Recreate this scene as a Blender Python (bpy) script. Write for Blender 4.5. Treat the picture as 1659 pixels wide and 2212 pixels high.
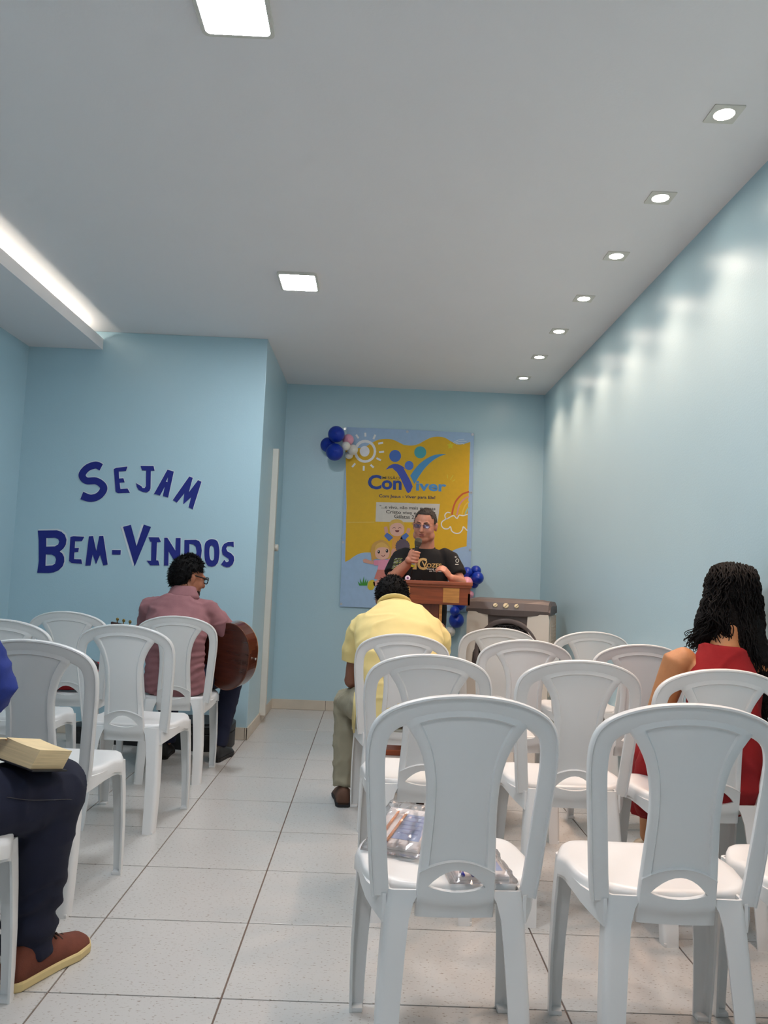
import bpy, bmesh, math, random
from mathutils import Vector, Matrix, noise, Quaternion
from mathutils.bvhtree import BVHTree

for _o in list(bpy.data.objects):
    bpy.data.objects.remove(_o, do_unlink=True)
SC = bpy.context.scene
COL = SC.collection
rnd = random.Random(7)

# ------------------------------------------------------------------ camera
IMG_W, IMG_H = 1659.0, 2212.0
FOC, PITCH, YAW, ROLL, CAM_H = 1708.6, 0.0827, 0.0116, 0.0415, 1.108
_f0 = Vector((math.sin(YAW), math.cos(YAW), 0)); _r0 = Vector((math.cos(YAW), -math.sin(YAW), 0)); _u0 = Vector((0, 0, 1))
C_F = math.cos(PITCH) * _f0 + math.sin(PITCH) * _u0
_u1 = -math.sin(PITCH) * _f0 + math.cos(PITCH) * _u0
C_R = math.cos(ROLL) * _r0 + math.sin(ROLL) * _u1
C_U = -math.sin(ROLL) * _r0 + math.cos(ROLL) * _u1
CAM = Vector((0, 0, CAM_H))
cd = bpy.data.cameras.new('camera'); cam = bpy.data.objects.new('camera', cd); COL.objects.link(cam)
cd.sensor_fit = 'HORIZONTAL'; cd.sensor_width = 36.0; cd.lens = FOC / IMG_W * 36.0
cd.clip_start = 0.02; cd.clip_end = 60
cam.matrix_world = Matrix(((C_R.x, C_U.x, -C_F.x, 0), (C_R.y, C_U.y, -C_F.y, 0), (C_R.z, C_U.z, -C_F.z, CAM_H), (0, 0, 0, 1)))
SC.camera = cam

# ------------------------------------------------------------------ world, exposure, light levels
SC.view_settings.view_transform = 'Standard'; SC.view_settings.look = 'None'
SC.view_settings.gamma = 1.0; SC.view_settings.use_curve_mapping = False
SC.view_settings.exposure = 0.5
wd = bpy.data.worlds.new('world'); SC.world = wd; wd.use_nodes = True
wd.node_tree.nodes['Background'].inputs[0].default_value = (0.02, 0.02, 0.02, 1)
wd.node_tree.nodes['Background'].inputs[1].default_value = 0.0
PANEL_L = 104.0        # radiance of the square ceiling panels
SPOT_W = 28.0         # each warm downlight
COVE_L = 24.0         # LED strip in the cove

# ------------------------------------------------------------------ pixel helpers
def ray(x, y):
    return C_R * ((x - 829.5) / FOC) - C_U * ((y - 1106.0) / FOC) + C_F
def onY(x, y, Y):
    d = ray(x, y); return CAM + d * (Y / d.y)
def onZ(x, y, Z):
    d = ray(x, y); return CAM + d * ((Z - CAM_H) / d.z)
def onX(x, y, X):
    d = ray(x, y); return CAM + d * (X / d.x)

# ------------------------------------------------------------------ materials
def lin(r, g, b):
    f = lambda c: (c / 255 / 12.92) if c / 255 <= 0.04045 else ((c / 255 + 0.055) / 1.055) ** 2.4
    return (f(r), f(g), f(b), 1.0)
MATS = {}
def mat(name, col, rough=0.5, var=0.06, vscale=8.0, bump=0.0, bscale=60.0, metal=0.0, spec=0.5, emit=None, estr=0.0,
        trans=0.0, coat=0.0, stretch=None, sheen=0.0, alpha=1.0, sss=0.0):
    if name in MATS: return MATS[name]
    m = bpy.data.materials.new(name); m.use_nodes = True
    nt = m.node_tree; b = nt.nodes['Principled BSDF']; MATS[name] = m
    c = col if len(col) == 4 else (*col, 1)
    tc = nt.nodes.new('ShaderNodeTexCoord'); mp = nt.nodes.new('ShaderNodeMapping')
    nt.links.new(tc.outputs['Object'], mp.inputs[0])
    if stretch: mp.inputs['Scale'].default_value = stretch
    if var > 0:
        n = nt.nodes.new('ShaderNodeTexNoise'); n.inputs['Scale'].default_value = vscale; n.inputs['Detail'].default_value = 6
        nt.links.new(mp.outputs[0], n.inputs['Vector'])
        r = nt.nodes.new('ShaderNodeValToRGB')
        r.color_ramp.elements[0].position = 0.3; r.color_ramp.elements[1].position = 0.7
        r.color_ramp.elements[0].color = (c[0] * (1 - var), c[1] * (1 - var), c[2] * (1 - var), 1)
        r.color_ramp.elements[1].color = (min(1, c[0] * (1 + var)), min(1, c[1] * (1 + var)), min(1, c[2] * (1 + var)), 1)
        nt.links.new(n.outputs['Fac'], r.inputs[0]); nt.links.new(r.outputs[0], b.inputs['Base Color'])
    else:
        b.inputs['Base Color'].default_value = c
    if bump > 0:
        n2 = nt.nodes.new('ShaderNodeTexNoise'); n2.inputs['Scale'].default_value = bscale; n2.inputs['Detail'].default_value = 4
        nt.links.new(mp.outputs[0], n2.inputs['Vector'])
        bp = nt.nodes.new('ShaderNodeBump'); bp.inputs['Strength'].default_value = bump; bp.inputs['Distance'].default_value = 0.01
        nt.links.new(n2.outputs['Fac'], bp.inputs['Height']); nt.links.new(bp.outputs[0], b.inputs['Normal'])
    b.inputs['Roughness'].default_value = rough; b.inputs['Metallic'].default_value = metal
    b.inputs['Specular IOR Level'].default_value = spec
    b.inputs['Transmission Weight'].default_value = trans; b.inputs['Coat Weight'].default_value = coat
    b.inputs['Sheen Weight'].default_value = sheen
    b.inputs['Alpha'].default_value = alpha
    if sss: b.inputs['Subsurface Weight'].default_value = sss; b.inputs['Subsurface Radius'].default_value = (0.012, 0.005, 0.003)
    if emit:
        b.inputs['Emission Color'].default_value = emit; b.inputs['Emission Strength'].default_value = estr
    return m

M_WALL = mat('sky_blue_paint', lin(178, 209, 221), rough=0.33, var=0.015, vscale=1.5, bump=0.06, bscale=120, spec=0.5)
M_CEIL = mat('white_ceiling_paint', lin(238, 236, 237), rough=0.75, var=0.01, vscale=2, bump=0.04, bscale=90)
M_GROUT = mat('grey_brown_grout', lin(112, 98, 90), rough=0.9, var=0.15, vscale=20)
M_BASE = mat('beige_skirting_tile', lin(203, 194, 178), rough=0.4, var=0.05, vscale=9)
M_WHITE = mat('white_lacquer', lin(216, 214, 205), rough=0.4, var=0.02)
M_CHAIR = mat('white_plastic', lin(224, 226, 226), rough=0.3, var=0.015, vscale=5, spec=0.5)
def tile_material():
    m = bpy.data.materials.new('speckled_white_tile'); m.use_nodes = True; nt = m.node_tree; b = nt.nodes['Principled BSDF']
    g = nt.nodes.new('ShaderNodeNewGeometry')
    n = nt.nodes.new('ShaderNodeTexNoise'); n.inputs['Scale'].default_value = 160; n.inputs['Detail'].default_value = 3
    mp = nt.nodes.new('ShaderNodeMapping'); mp.inputs['Scale'].default_value = (0.55, 1, 1)
    nt.links.new(g.outputs['Position'], mp.inputs[0]); nt.links.new(mp.outputs[0], n.inputs['Vector'])
    r = nt.nodes.new('ShaderNodeValToRGB'); e = r.color_ramp.elements
    e[0].position = 0.30; e[0].color = lin(146, 138, 128); e[1].position = 0.40; e[1].color = lin(197, 198, 196)
    n2 = nt.nodes.new('ShaderNodeTexNoise'); n2.inputs['Scale'].default_value = 2.2; n2.inputs['Detail'].default_value = 5
    nt.links.new(g.outputs['Position'], n2.inputs['Vector'])
    mx = nt.nodes.new('ShaderNodeMixRGB'); mx.blend_type = 'MULTIPLY'; mx.inputs[0].default_value = 0.16
    nt.links.new(n.outputs['Fac'], r.inputs[0]); nt.links.new(r.outputs[0], mx.inputs[1]); nt.links.new(n2.outputs['Fac'], mx.inputs[2])
    nt.links.new(mx.outputs[0], b.inputs['Base Color'])
    b.inputs['Roughness'].default_value = 0.28
    return m
M_TILE = tile_material()

# ------------------------------------------------------------------ mesh helpers
def link(name, me, m=None, parent=None, smooth=False, loc=None, rot=None):
    o = bpy.data.objects.new(name, me); COL.objects.link(o)
    if m is not None and me is not None and not me.materials:
        for q in (m if isinstance(m, (list, tuple)) else [m]): me.materials.append(q)
    if smooth and me is not None:
        for p in me.polygons: p.use_smooth = True
    if parent is not None: o.parent = parent
    if loc is not None: o.location = loc
    if rot is not None: o.rotation_euler = rot
    return o
def from_bm(bm, name):
    bmesh.ops.recalc_face_normals(bm, faces=bm.faces)
    me = bpy.data.meshes.new(name); bm.to_mesh(me); bm.free(); return me
def pyd(name, v, f):
    me = bpy.data.meshes.new(name); me.from_pydata([tuple(q) for q in v], [], f); me.update()
    bm = bmesh.new(); bm.from_mesh(me); bmesh.ops.recalc_face_normals(bm, faces=bm.faces); bm.to_mesh(me); bm.free()
    return me
def tag(o, label=None, cat=None, group=None, kind=None):
    if label: o['label'] = label
    if cat: o['category'] = cat
    if group: o['group'] = group
    if kind: o['kind'] = kind
    return o
def empty(name, loc=(0, 0, 0), rz=0.0):
    o = bpy.data.objects.new(name, None); COL.objects.link(o); o.location = loc; o.rotation_euler = (0, 0, rz)
    o.empty_display_size = 0.05
    return o
def add_box(bm, x0, x1, y0, y1, z0, z1, bevel=0.0, M=None):
    r = bmesh.ops.create_cube(bm, size=1.0)
    vs = r['verts']
    for v in vs:
        v.co = Vector(((x0 + x1) / 2 + v.co.x * (x1 - x0), (y0 + y1) / 2 + v.co.y * (y1 - y0), (z0 + z1) / 2 + v.co.z * (z1 - z0)))
    if bevel > 0:
        es = list({e for v in vs for e in v.link_edges})
        rr = bmesh.ops.bevel(bm, geom=es, offset=bevel, segments=2, affect='EDGES', profile=0.6)
        vs = list({v for f in rr['faces'] for v in f.verts} | {v for v in vs if v.is_valid})
    if M is not None:
        for v in vs: v.co = M @ v.co
    return vs
def box_mesh(name, x0, x1, y0, y1, z0, z1, bevel=0.0):
    bm = bmesh.new(); add_box(bm, x0, x1, y0, y1, z0, z1, bevel); return from_bm(bm, name)
def add_tube(bm, pts, radii, sides=14, cap='round', ref=Vector((1, 0, 0))):
    """closed tapered tube; each radius a number or (a along ref, b across). cap 'round', 'flat' or (start, end)"""
    pts = [Vector(p) for p in pts]; n = len(pts)
    radii = [r if isinstance(r, (tuple, list)) else (r, r) for r in radii]
    caps = cap if isinstance(cap, (tuple, list)) else (cap, cap)
    tang = []
    for i in range(n):
        a = pts[max(0, i - 1)]; b = pts[min(n - 1, i + 1)]; tang.append((b - a).normalized())
    P, R, T = list(pts), list(radii), list(tang)
    def capring(p, t, r, sgn):
        out = []
        for k in (0.38, 0.7, 0.92):
            s = math.sqrt(1 - k * k); m_ = min(r)
            out.append((p + t * sgn * m_ * k, (r[0] * s, r[1] * s), t))
        return out
    if caps[0] == 'round':
        for p, r, t in capring(pts[0], tang[0], radii[0], -1): P.insert(0, p); R.insert(0, r); T.insert(0, t)
    if caps[1] == 'round':
        for p, r, t in capring(pts[-1], tang[-1], radii[-1], 1): P.append(p); R.append(r); T.append(t)
    rings = []
    prev = None
    for p, r, t in zip(P, R, T):
        rr = ref if prev is None else prev
        u = rr - t * rr.dot(t)
        if u.length < 1e-4:
            u = Vector((0, 1, 0)) - t * t.y
            if u.length < 1e-3: u = Vector((0, 0, 1)) - t * t.z
        u.normalize(); w = t.cross(u); prev = u
        rings.append([bm.verts.new(p + u * (r[0] * math.cos(2 * math.pi * k / sides)) + w * (r[1] * math.sin(2 * math.pi * k / sides))) for k in range(sides)])
    for a, b in zip(rings[:-1], rings[1:]):
        for k in range(sides):
            bm.faces.new((a[k], a[(k + 1) % sides], b[(k + 1) % sides], b[k]))
    bm.faces.new(list(reversed(rings[0]))); bm.faces.new(rings[-1])
def add_ell(bm, c, r, rot=None, seg=18, rings=12):
    res = bmesh.ops.create_uvsphere(bm, u_segments=seg, v_segments=rings, radius=1.0)
    S = Matrix.Diagonal(Vector(r)).to_4x4()
    M = Matrix.Translation(Vector(c)) @ ((rot.to_4x4() if rot is not None else Matrix.Identity(4)) @ S)
    for v in res['verts']: v.co = M @ v.co
def add_lathe(bm, prof, seg=24, M=None):
    """prof list of (radius, z), closed with caps"""
    rings = []
    for r, z in prof:
        rings.append([bm.verts.new(Vector((r * math.cos(2 * math.pi * k / seg), r * math.sin(2 * math.pi * k / seg), z))) for k in range(seg)])
    for a, b in zip(rings[:-1], rings[1:]):
        for k in range(seg): bm.faces.new((a[k], a[(k + 1) % seg], b[(k + 1) % seg], b[k]))
    bm.faces.new(list(reversed(rings[0]))); bm.faces.new(rings[-1])
    if M is not None:
        for rg in rings:
            for v in rg: v.co = M @ v.co
def add_ringloft(bm, rings, closed_ends=True):
    rv = [[bm.verts.new(Vector(p)) for p in r] for r in rings]
    n = len(rv[0])
    for a, b in zip(rv[:-1], rv[1:]):
        for k in range(n): bm.faces.new((a[k], a[(k + 1) % n], b[(k + 1) % n], b[k]))
    if closed_ends:
        bm.faces.new(list(reversed(rv[0]))); bm.faces.new(rv[-1])
def baked(ob, smooth_iter=0, voxel=None, factor=0.5):
    if voxel:
        q = ob.modifiers.new('r', 'REMESH'); q.mode = 'VOXEL'; q.voxel_size = voxel; q.use_smooth_shade = True
    if smooth_iter:
        s = ob.modifiers.new('s', 'SMOOTH'); s.factor = factor; s.iterations = smooth_iter
    bpy.context.view_layer.update()
    dg = bpy.context.evaluated_depsgraph_get()
    me = bpy.data.meshes.new_from_object(ob.evaluated_get(dg)); return me
def remesh(bm, name, voxel=0.008, smooth=4):
    me0 = from_bm(bm, 'tmp'); ob = bpy.data.objects.new('tmp', me0); COL.objects.link(ob)
    me = baked(ob, smooth, voxel); bpy.data.objects.remove(ob, do_unlink=True); bpy.data.meshes.remove(me0)
    me.name = name
    for p in me.polygons: p.use_smooth = True
    return me
def displace(me, fn):
    me.update()
    ns = [v.normal.copy() for v in me.vertices]
    for v, n in zip(me.vertices, ns): v.co = v.co + n * fn(v.co, n)
    me.update()
def prism2d(name, loops, to3, thick_vec):
    """extruded flat shape. loops: list of closed 2D outlines (outer + holes) -> filled; to3 maps 2D->3D; thick_vec extrudes backward"""
    bm = bmesh.new(); edges = []
    for lp in loops:
        vs = [bm.verts.new((p[0], p[1], 0)) for p in lp]
        for i in range(len(vs)): edges.append(bm.edges.new((vs[i], vs[(i + 1) % len(vs)])))
    bmesh.ops.triangle_fill(bm, edges=edges, use_beauty=True, use_dissolve=False)
    top = list(bm.faces)
    r = bmesh.ops.extrude_face_region(bm, geom=top)
    ev = [g for g in r['geom'] if isinstance(g, bmesh.types.BMVert)]
    evs = set(ev)
    for v in bm.verts:
        p = Vector(to3(v.co.x, v.co.y))
        if v in evs: p = p + Vector(thick_vec)
        v.co = p
    return from_bm(bm, name)
def smooth_loop(pts, n=6, closed=True):
    """Catmull-Rom through control points"""
    out = []; k = len(pts)
    rng = range(k) if closed else range(k - 1)
    for i in rng:
        g = lambda j: Vector(pts[j % k]) if closed else Vector(pts[min(max(j, 0), k - 1)])
        p0, p1, p2, p3 = g(i - 1), g(i), g(i + 1), g(i + 2)
        for s in range(n):
            t = s / n
            out.append(0.5 * ((2 * p1) + (p2 - p0) * t + (2 * p0 - 5 * p1 + 4 * p2 - p3) * t * t + (3 * p1 - p0 - 3 * p2 + p3) * t ** 3))
    if not closed: out.append(Vector(pts[-1]))
    return out
def copy_tree(o, parent=None):
    c = o.copy(); COL.objects.link(c)
    if parent is not None: c.parent = parent
    for ch in o.children: copy_tree(ch, c)
    return c
# ================================================================== THE ROOM
XL, XR, YB, YF, ZC = -2.42, 1.408, 6.62, -1.5, 2.715   # left wall, right wall, far wall, wall behind camera, ceiling
XP, YP = -0.7876, 5.355                                  # partition corner
TS, TX0, TY0 = 0.45, -0.7958, 2.1614                     # tile pitch and joint offsets
struct = lambda name, me, m, parent=None: tag(link(name, me, m, parent), kind='structure')
floor = struct('floor', box_mesh('floor', XL - 0.1, XR + 0.1, YF - 0.1, YB + 0.1, -0.12, -0.004), M_GROUT)
def add_tiles():
    full = {}
    g = 0.0024
    for i in range(-5, 7):
        for j in range(-13, 12):
            x0, x1 = TX0 + i * TS + g, TX0 + (i + 1) * TS - g
            y0, y1 = TY0 + j * TS + g, TY0 + (j + 1) * TS - g
            x0, x1 = max(x0, XL), min(x1, XR); y0, y1 = max(y0, YF), min(y1, YB)
            if y0 > YP - 0.02 and x1 < XP + 0.02: continue
            if y0 < YP < y1 and x1 < XP + 0.02: y1 = YP
            if x1 - x0 < 0.02 or y1 - y0 < 0.02: continue
            key = (round(x1 - x0, 4), round(y1 - y0, 4))
            if key not in full:
                w, h = key
                full[key] = box_mesh('tile', -w / 2, w / 2, -h / 2, h / 2, -0.012, 0.0, 0.0012)
            link('tile', full[key], M_TILE, floor, loc=((x0 + x1) / 2, (y0 + y1) / 2, 0))
add_tiles()
struct('ceiling', box_mesh('ceiling', XL - 0.1, XR + 0.1, YF - 0.1, YB + 0.1, ZC, ZC + 0.1), M_CEIL)
struct('wall_right', box_mesh('wall_right', XR, XR + 0.12, YF - 0.1, YB + 0.1, -0.02, ZC), M_WALL)
struct('wall_back', box_mesh('wall_back', XP - 0.1, XR, YB, YB + 0.12, -0.02, ZC), M_WALL)
struct('wall_left', box_mesh('wall_left', XL - 0.12, XL, YF - 0.1, YP, -0.02, ZC), M_WALL)
struct('wall_partition', box_mesh('wall_partition', XL - 0.12, XP, YP, YB, -0.02, ZC, 0.004), M_WALL)
struct('wall_front', box_mesh('wall_front', XL, XR, YF - 0.12, YF, -0.02, ZC), M_CEIL)  # unseen end wall, set close and white to bounce light forward
# skirting of cut floor tiles
def skirting(name, a, b, nrm, start):
    a, b, nrm = Vector(a), Vector(b), Vector(nrm)
    d = (b - a).normalized(); L = (b - a).length
    bm = bmesh.new()
    M = Matrix((( d.x, nrm.x, 0, a.x), (d.y, nrm.y, 0, a.y), (0, 0, 1, 0), (0, 0, 0, 1)))
    add_box(bm, 0, L, -0.001, 0.004, 0, 0.078, 0, M)
    root = struct(name, from_bm(bm, name), M_GROUT)
    s = -start
    while s < L:
        s0, s1 = max(0, s) + 0.0015, min(L, s + TS) - 0.0015
        if s1 - s0 > 0.01:
            bm = bmesh.new(); add_box(bm, s0, s1, 0.0, 0.009, 0.001, 0.08, 0.0015, M)
            link('skirting_tile', from_bm(bm, 'skirting_tile'), M_BASE, root)
        s += TS
skirting('baseboard_back', (XP, YB, 0), (XR, YB, 0), (0, -1, 0), 0.0)
skirting('baseboard_right', (XR, YB, 0), (XR, YF, 0), (-1, 0, 0), 0.02)
skirting('baseboard_partition', (XL, YP, 0), (XP + 0.009, YP, 0), (0, -1, 0), 0.18)
skirting('baseboard_partition_side', (XP, YP - 0.009, 0), (XP, YB, 0), (1, 0, 0), 0.25)
skirting('baseboard_left', (XL, YF, 0), (XL, YP, 0), (1, 0, 0), 0.1)
# cove: dropped ceiling strip along the left wall with an open slot lit from inside
bm = bmesh.new()
XS, ZS = -1.915, 2.588
add_box(bm, XL, XS, YF, YP, ZS, ZS + 0.012)
add_box(bm, XS - 0.012, XS, YF, YP, ZS + 0.012, ZS + 0.075)
struct('trim_1', from_bm(bm, 'trim_1'), M_CEIL)
M_LED = mat('led_strip', (1, 0.93, 0.8), var=0, emit=(1.0, 0.93, 0.80, 1), estr=COVE_L)
cs = empty('cove_light_strip', (XS - 0.16, YP - 0.2, ZS + 0.013))
tag(cs, 'warm white LED strip hidden in the cove along the left wall', 'light strip')
link('led_tape', box_mesh('led_tape', -0.012, 0.012, -5.2, 0, 0.0, 0.006), M_LED, cs)
link('holder', box_mesh('holder', -0.02, 0.02, -5.2, 0, -0.0005, 0.0), M_WHITE, cs)
# flush blue-grey door leaf behind one white casing post on the partition's side
dr = struct('door_1', box_mesh('door_1', XP - 0.02, XP + 0.006, 5.985, 6.60, 0.07, 2.05, 0.002), M_WALL)
link('casing', box_mesh('casing', XP, XP + 0.044, 5.925, 5.985, 0.062, 2.045, 0.003), M_WHITE, dr)
link('seal', box_mesh('seal', XP + 0.004, XP + 0.04, 5.985, 5.992, 0.10, 2.03), mat('grey_seal', lin(120, 116, 108), 0.6), dr)
bm = bmesh.new(); add_lathe(bm, [(0.012, 0), (0.012, 0.025), (0.026, 0.032), (0.028, 0.052), (0.022, 0.060)], 20,
    Matrix.Translation((XP + 0.006, 6.03, 1.30)) @ Matrix.Rotation(math.pi / 2, 4, 'Y'))
link('door_knob', from_bm(bm, 'door_knob'), M_WHITE, dr, True)

# ------------------------------------------------------------------ ceiling lamps
M_PANEL = mat('panel_diffuser', (1, 1, 1), var=0, emit=(0.94, 0.96, 1.0, 1), estr=PANEL_L)
def rrect(w, h, r, n=5):
    out = []
    for cx, cy, a0 in ((w - r, h - r, 0), (-w + r, h - r, 90), (-w + r, -h + r, 180), (w - r, -h + r, 270)):
        for k in range(n + 1):
            a = math.radians(a0 + 90 * k / n); out.append((cx + r * math.cos(a), cy + r * math.sin(a)))
    return out
def panel_lamp(x, y, label):
    e = empty('ceiling_panel_light', (x, y, ZC))
    tag(e, label, 'light', 'square ceiling LED panels')
    me = prism2d('panel_frame', [rrect(0.108, 0.128, 0.02), rrect(0.096, 0.116, 0.016)], lambda a, b: (a, b, -0.014), (0, 0, 0.014))
    link('panel_frame', me, M_WHITE, e)
    me = prism2d('diffuser', [rrect(0.096, 0.116, 0.016)], lambda a, b: (a, b, -0.012), (0, 0, 0.006))
    link('diffuser', me, M_PANEL, e)
panel_lamp(-0.466, 2.125, 'large lit square LED panel on the ceiling above the aisle between chair rows')
panel_lamp(-0.472, 4.238, 'lit square LED panel on the ceiling nearest the blue partition')
panel_lamp(-0.47, 0.02, 'lit square LED panel on the ceiling at the rear of the hall')
M_BULB = mat('downlight_bulb', (1, 0.9, 0.78), var=0, emit=(1.0, 0.87, 0.74, 1), estr=60)
dl0 = None
ORD = ['nearest the far wall', 'second from the far wall', 'third from the far wall', 'fourth from the far wall', 'fifth from the far wall',
       'sixth from the far wall', 'seventh from the far wall', 'eighth from the far wall', 'ninth from the far wall', 'tenth from the far wall', 'eleventh from the far wall', 'twelfth from the far wall']
for k in range(9):
    y = 6.085 - 0.592 * k
    e = empty('downlight', (1.121, y, ZC)); tag(e, 'small warm downlight in the ceiling along the right wall, ' + ORD[k], 'light', 'warm downlights along the right wall')
    if dl0 is None:
        fr = prism2d('trim_plate', [rrect(0.052, 0.052, 0.004), [(0.034 * math.cos(a * math.pi / 12), 0.034 * math.sin(a * math.pi / 12)) for a in range(24)]], lambda a, b: (a, b, -0.004), (0, 0, 0.004))
        bm = bmesh.new(); add_lathe(bm, [(0.030, -0.0015), (0.0335, -0.002), (0.0335, 0.0)], 24); bl = from_bm(bm, 'bulb')
        ld = bpy.data.lights.new('downlight_beam', 'SPOT'); ld.energy = SPOT_W; ld.color = (1.0, 0.66, 0.48); ld.spot_size = math.radians(118); ld.spot_blend = 1.0; ld.shadow_soft_size = 0.035
        dl0 = (fr, bl, ld)
    link('trim_plate', dl0[0], M_WHITE, e); link('bulb', dl0[1], M_BULB, e)
    lo = bpy.data.objects.new('downlight_beam', dl0[2]); COL.objects.link(lo); lo.parent = e; lo.location = (0, 0, -0.012)
# ================================================================== CHAIRS
def interp(x, tab):
    for (a, va), (b, vb) in zip(tab[:-1], tab[1:]):
        if x <= b: return va + (vb - va) * max(0.0, (x - a)) / (b - a)
    return tab[-1][1]
def backY(x, z):
    return -0.145 - 0.092 * ((z - 0.43) / 0.435) + 0.030 * (x / 0.2) ** 2
def chair_meshes():
    out = {}
    # hoop
    half = [(0.186, 0.405), (0.193, 0.46), (0.199, 0.53), (0.205, 0.60), (0.211, 0.67), (0.2135, 0.715), (0.212, 0.755), (0.203, 0.79), (0.182, 0.818), (0.146, 0.840), (0.095, 0.857), (0.045, 0.865), (0.0, 0.8675)]
    path = smooth_loop([(a, b, 0) for a, b in half], 4, closed=False)
    path = [Vector((p.x, p.y)) for p in path]
    full = path + [Vector((-p.x, p.y)) for p in reversed(path[:-1])]
    wid = lambda i: 0.041 + 0.009 * math.sin(math.pi * i / (len(full) - 1)) ** 4
    rings = []
    for i, p in enumerate(full):
        a = full[max(0, i - 1)]; b = full[min(len(full) - 1, i + 1)]; t = (b - a).normalized(); nrm = Vector((-t.y, t.x))  # inward
        prof = [(0.0, -0.008), (0.05, -0.0135), (0.14, -0.0145), (0.2, -0.0085), (0.9, -0.0075), (1.0, -0.004), (1.0, 0.006), (0.9, 0.0075), (0.1, 0.0075), (0.0, 0.003)]
        ring = []
        for s, dy in prof:
            q = p + nrm * (s * wid(i)); ring.append(Vector((q.x, backY(q.x, q.y) + dy, q.y)))
        rings.append(ring)
    bm = bmesh.new(); add_ringloft(bm, rings); out['back_hoop'] = from_bm(bm, 'back_hoop')
    # splat
    W = [(0.36, 0.088), (0.45, 0.087), (0.55, 0.081), (0.62, 0.0775), (0.68, 0.081), (0.72, 0.0895), (0.755, 0.104), (0.785, 0.124), (0.815, 0.146)]
    U = [-1, -0.965, -0.80, -0.765, -0.73, -0.6, -0.45, -0.3, -0.15, 0, 0.15, 0.3, 0.45, 0.6, 0.73, 0.765, 0.80, 0.965, 1]
    q = lambda u: 1 - u * u
    HW = 0.735
    hole_hi = lambda u: 0.437 + (0.040 * (1 - (u / HW) ** 2) if abs(u) < HW else 0.0015)
    hole_lo = lambda u: 0.437 - (0.011 * (1 - (u / HW) ** 2) if abs(u) < HW else 0.0)
    rows = [(lambda u: 0.366, -0.006), (lambda u: 0.399 - 0.009 * q(u), -0.006), (lambda u: 0.402 - 0.009 * q(u), -0.0095), (lambda u: 0.417 - 0.008 * q(u), -0.0095),
            (hole_lo, -0.009), (hole_hi, -0.009), (lambda u: 0.464 + 0.029 * q(u), -0.009), (lambda u: 0.468 + 0.029 * q(u), -0.0115), (lambda u: 0.471 + 0.029 * q(u), -0.004)]
    for zz in (0.53, 0.565, 0.60, 0.635, 0.67, 0.70, 0.725, 0.745, 0.762, 0.776): rows.append((lambda u, zz=zz: zz + 0.032 * (zz - 0.5) / 0.3 * q(u), -0.003))
    rows += [(lambda u: 0.786 + 0.0305 * q(u), -0.003), (lambda u: 0.789 + 0.031 * q(u), -0.0095), (lambda u: 0.792 + 0.035 * q(u), -0.008), (lambda u: 0.800 + 0.036 * q(u), -0.0075)]
    bm = bmesh.new(); R, F = [], []
    NR = len(rows)
    for ri, (fz, dy) in enumerate(rows):
        rr, ff = [], []
        for u in U:
            z = fz(u); x = u * interp(z, W)
            d = dy
            if ri >= 8 and ri <= NR - 4 and abs(u) > 0.75: d = -0.009 if abs(u) < 0.93 else -0.008
            if abs(u) > 0.99: d = -0.003
            cup = 0.010 * math.exp(-((z - 0.62) / 0.12) ** 2) * (1 - u * u)   # the panel bellies back a little
            y = backY(x, z)
            rr.append(bm.verts.new((x, y + d - cup * 0.3, z))); ff.append(bm.verts.new((x, y + 0.005 - cup * 0.3, z)))
        R.append(rr); F.append(ff)
    nc = len(U)
    inhole = lambda c: abs(U[c]) <= HW and abs(U[c + 1]) <= HW
    for r in range(NR - 1):
        for c in range(nc - 1):
            if r == 4 and inhole(c): continue
            bm.faces.new((R[r][c], R[r][c + 1], R[r + 1][c + 1], R[r + 1][c])); bm.faces.new((F[r][c], F[r + 1][c], F[r + 1][c + 1], F[r][c + 1]))
    for r in range(NR - 1):
        bm.faces.new((R[r][0], R[r + 1][0], F[r + 1][0], F[r][0])); bm.faces.new((R[r][-1], F[r][-1], F[r + 1][-1], R[r + 1][-1]))
    for c in range(nc - 1):
        bm.faces.new((R[0][c], F[0][c], F[0][c + 1], R[0][c + 1])); bm.faces.new((R[-1][c], R[-1][c + 1], F[-1][c + 1], F[-1][c]))
        if inhole(c):
            bm.faces.new((R[4][c], R[4][c + 1], F[4][c + 1], F[4][c])); bm.faces.new((R[5][c], F[5][c], F[5][c + 1], R[5][c + 1]))
    hc = [c for c in range(nc) if abs(U[c]) <= HW]
    for c in (hc[0], hc[-1]): bm.faces.new((R[4][c], F[4][c], F[5][c], R[5][c]))
    out['back_splat'] = from_bm(bm, 'back_splat')
    # seat
    def outl(a):
        ca, sa = math.cos(a), math.sin(a); e = 2 / 3.4
        x = 0.203 * math.copysign(abs(ca) ** e, ca); y = 0.045 + 0.178 * math.copysign(abs(sa) ** e, sa)
        if y < 0.0: x *= 1 - 0.10 * (min(1.0, -y / 0.13)) ** 2
        bul = math.exp(-((y - 0.10) / 0.055) ** 2) * (abs(ca) ** 2)
        x += math.copysign(0.014 * bul, ca)
        return x, y
    N = 56; bm = bmesh.new(); rings = []
    spec = [(0.001, 0), (0.3, 0), (0.55, 0), (0.75, 0), (0.88, 0), (0.95, 0.001), (0.985, 0.006), (1.0, 0.014), (1.0, 0.044), (0.985, 0.046), (0.96, 0.02), (0.5, 0.014), (0.001, 0.014)]
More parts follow.
